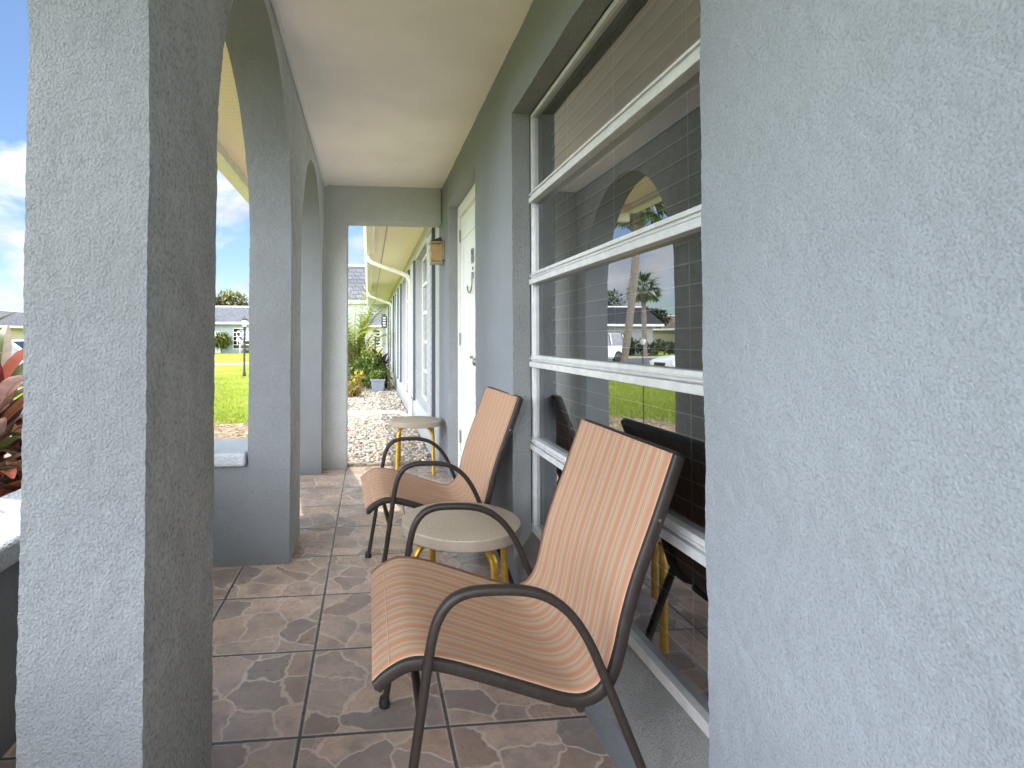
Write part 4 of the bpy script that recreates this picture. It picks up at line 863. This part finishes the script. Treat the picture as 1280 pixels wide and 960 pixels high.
ml = wn('ShaderNodeMath', operation='MULTIPLY_ADD'); T.links.new(sp.outputs[2], ml.inputs[0]); ml.inputs[1].default_value = -.16; T.links.new(nz.outputs['Fac'], ml.inputs[2])
cr = wn('ShaderNodeValToRGB'); cr.color_ramp.elements[0].position = .485; cr.color_ramp.elements[1].position = .58; T.links.new(ml.outputs[0], cr.inputs[0])
n2 = wn('ShaderNodeTexNoise'); n2.inputs['Scale'].default_value = 8; n2.inputs['Detail'].default_value = 6; T.links.new(mp.outputs[0], n2.inputs['Vector'])
c2 = wn('ShaderNodeValToRGB'); c2.color_ramp.elements[0].position = .3; c2.color_ramp.elements[0].color = (7.6, 8.2, 9.2, 1); c2.color_ramp.elements[1].position = .65; c2.color_ramp.elements[1].color = (12.6, 12.9, 13.4, 1); T.links.new(n2.outputs['Fac'], c2.inputs[0])
# unseen cloud banks behind and beside the view, boosted as added fill light
dt = wn('ShaderNodeVectorMath', operation='DOT_PRODUCT'); T.links.new(tc.outputs['Generated'], dt.inputs[0]); dt.inputs[1].default_value = Vector((-.32, .92, .22)).normalized()
mr = wn('ShaderNodeMapRange', interpolation_type='SMOOTHSTEP'); T.links.new(dt.outputs['Value'], mr.inputs['Value']); mr.inputs['From Min'].default_value = .84; mr.inputs['From Max'].default_value = .25; mr.inputs['To Min'].default_value = 1; mr.inputs['To Max'].default_value = BACK
sx = wn('ShaderNodeMapRange'); T.links.new(sp.outputs[0], sx.inputs['Value']); sx.inputs['From Min'].default_value = -.9; sx.inputs['From Max'].default_value = .4; sx.inputs['To Min'].default_value = 1.25; sx.inputs['To Max'].default_value = .8
sm = wn('ShaderNodeMath', operation='MULTIPLY'); T.links.new(mr.outputs[0], sm.inputs[0]); T.links.new(sx.outputs[0], sm.inputs[1])
cv = wn('ShaderNodeMapRange', interpolation_type='SMOOTHSTEP'); T.links.new(dt.outputs['Value'], cv.inputs['Value']); cv.inputs['From Min'].default_value = .84; cv.inputs['From Max'].default_value = .3; cv.inputs['To Min'].default_value = 0; cv.inputs['To Max'].default_value = .16
ad = wn('ShaderNodeMath', operation='ADD'); T.links.new(ml.outputs[0], ad.inputs[0]); T.links.new(cv.outputs[0], ad.inputs[1]); T.links.new(ad.outputs[0], cr.inputs[0])
sc2 = wn('ShaderNodeVectorMath', operation='SCALE'); T.links.new(c2.outputs[0], sc2.inputs[0]); T.links.new(sm.outputs[0], sc2.inputs['Scale'])
mx = wn('ShaderNodeMix', data_type='RGBA'); T.links.new(cr.outputs['Color'], mx.inputs[0])
mxA = [i for i in mx.inputs if i.name == 'A' and i.type == 'RGBA'][0]; mxB = [i for i in mx.inputs if i.name == 'B' and i.type == 'RGBA'][0]; mo = [q for q in mx.outputs if q.type == 'RGBA'][0]
sg2 = wn('ShaderNodeVectorMath', operation='MULTIPLY'); T.links.new(sky.outputs[0], sg2.inputs[0]); sg2.inputs[1].default_value = (1.25, 1.42, 1.6); T.links.new(sg2.outputs[0], mxA); T.links.new(sc2.outputs[0], mxB)
bg = wn('ShaderNodeBackground'); bg.inputs['Strength'].default_value = .09; T.links.new(mo, bg.inputs['Color']); ow = wn('ShaderNodeOutputWorld'); T.links.new(bg.outputs[0], ow.inputs['Surface'])

cam = bpy.data.cameras.new('Camera'); co = bpy.data.objects.new('Camera', cam); col.objects.link(co); scene.camera = co
co.location = (0, 0, 1.15); co.rotation_euler = (R(90) + .02415, 0, -.10097)
cam.sensor_width = 36; cam.sensor_fit = 'HORIZONTAL'; cam.lens = 670.66 / 1280 * 36; cam.shift_x = (640 - 528.74) / 1280; cam.shift_y = -(480 - 407.6) / 1280; cam.clip_start = .02; cam.clip_end = 2000

scene.render.engine = 'CYCLES'; cy = scene.cycles; cy.max_bounces = 12; cy.diffuse_bounces = 6; cy.glossy_bounces = 4; cy.transparent_max_bounces = 12; cy.sample_clamp_indirect = 6; cy.use_denoising = True; cy.caustics_reflective = False; cy.caustics_refractive = False
try: cy.denoiser = 'OPENIMAGEDENOISE'
except Exception: pass
scene.view_settings.view_transform = 'Standard'; scene.view_settings.look = 'None'; scene.view_settings.exposure = 0; scene.view_settings.gamma = 1
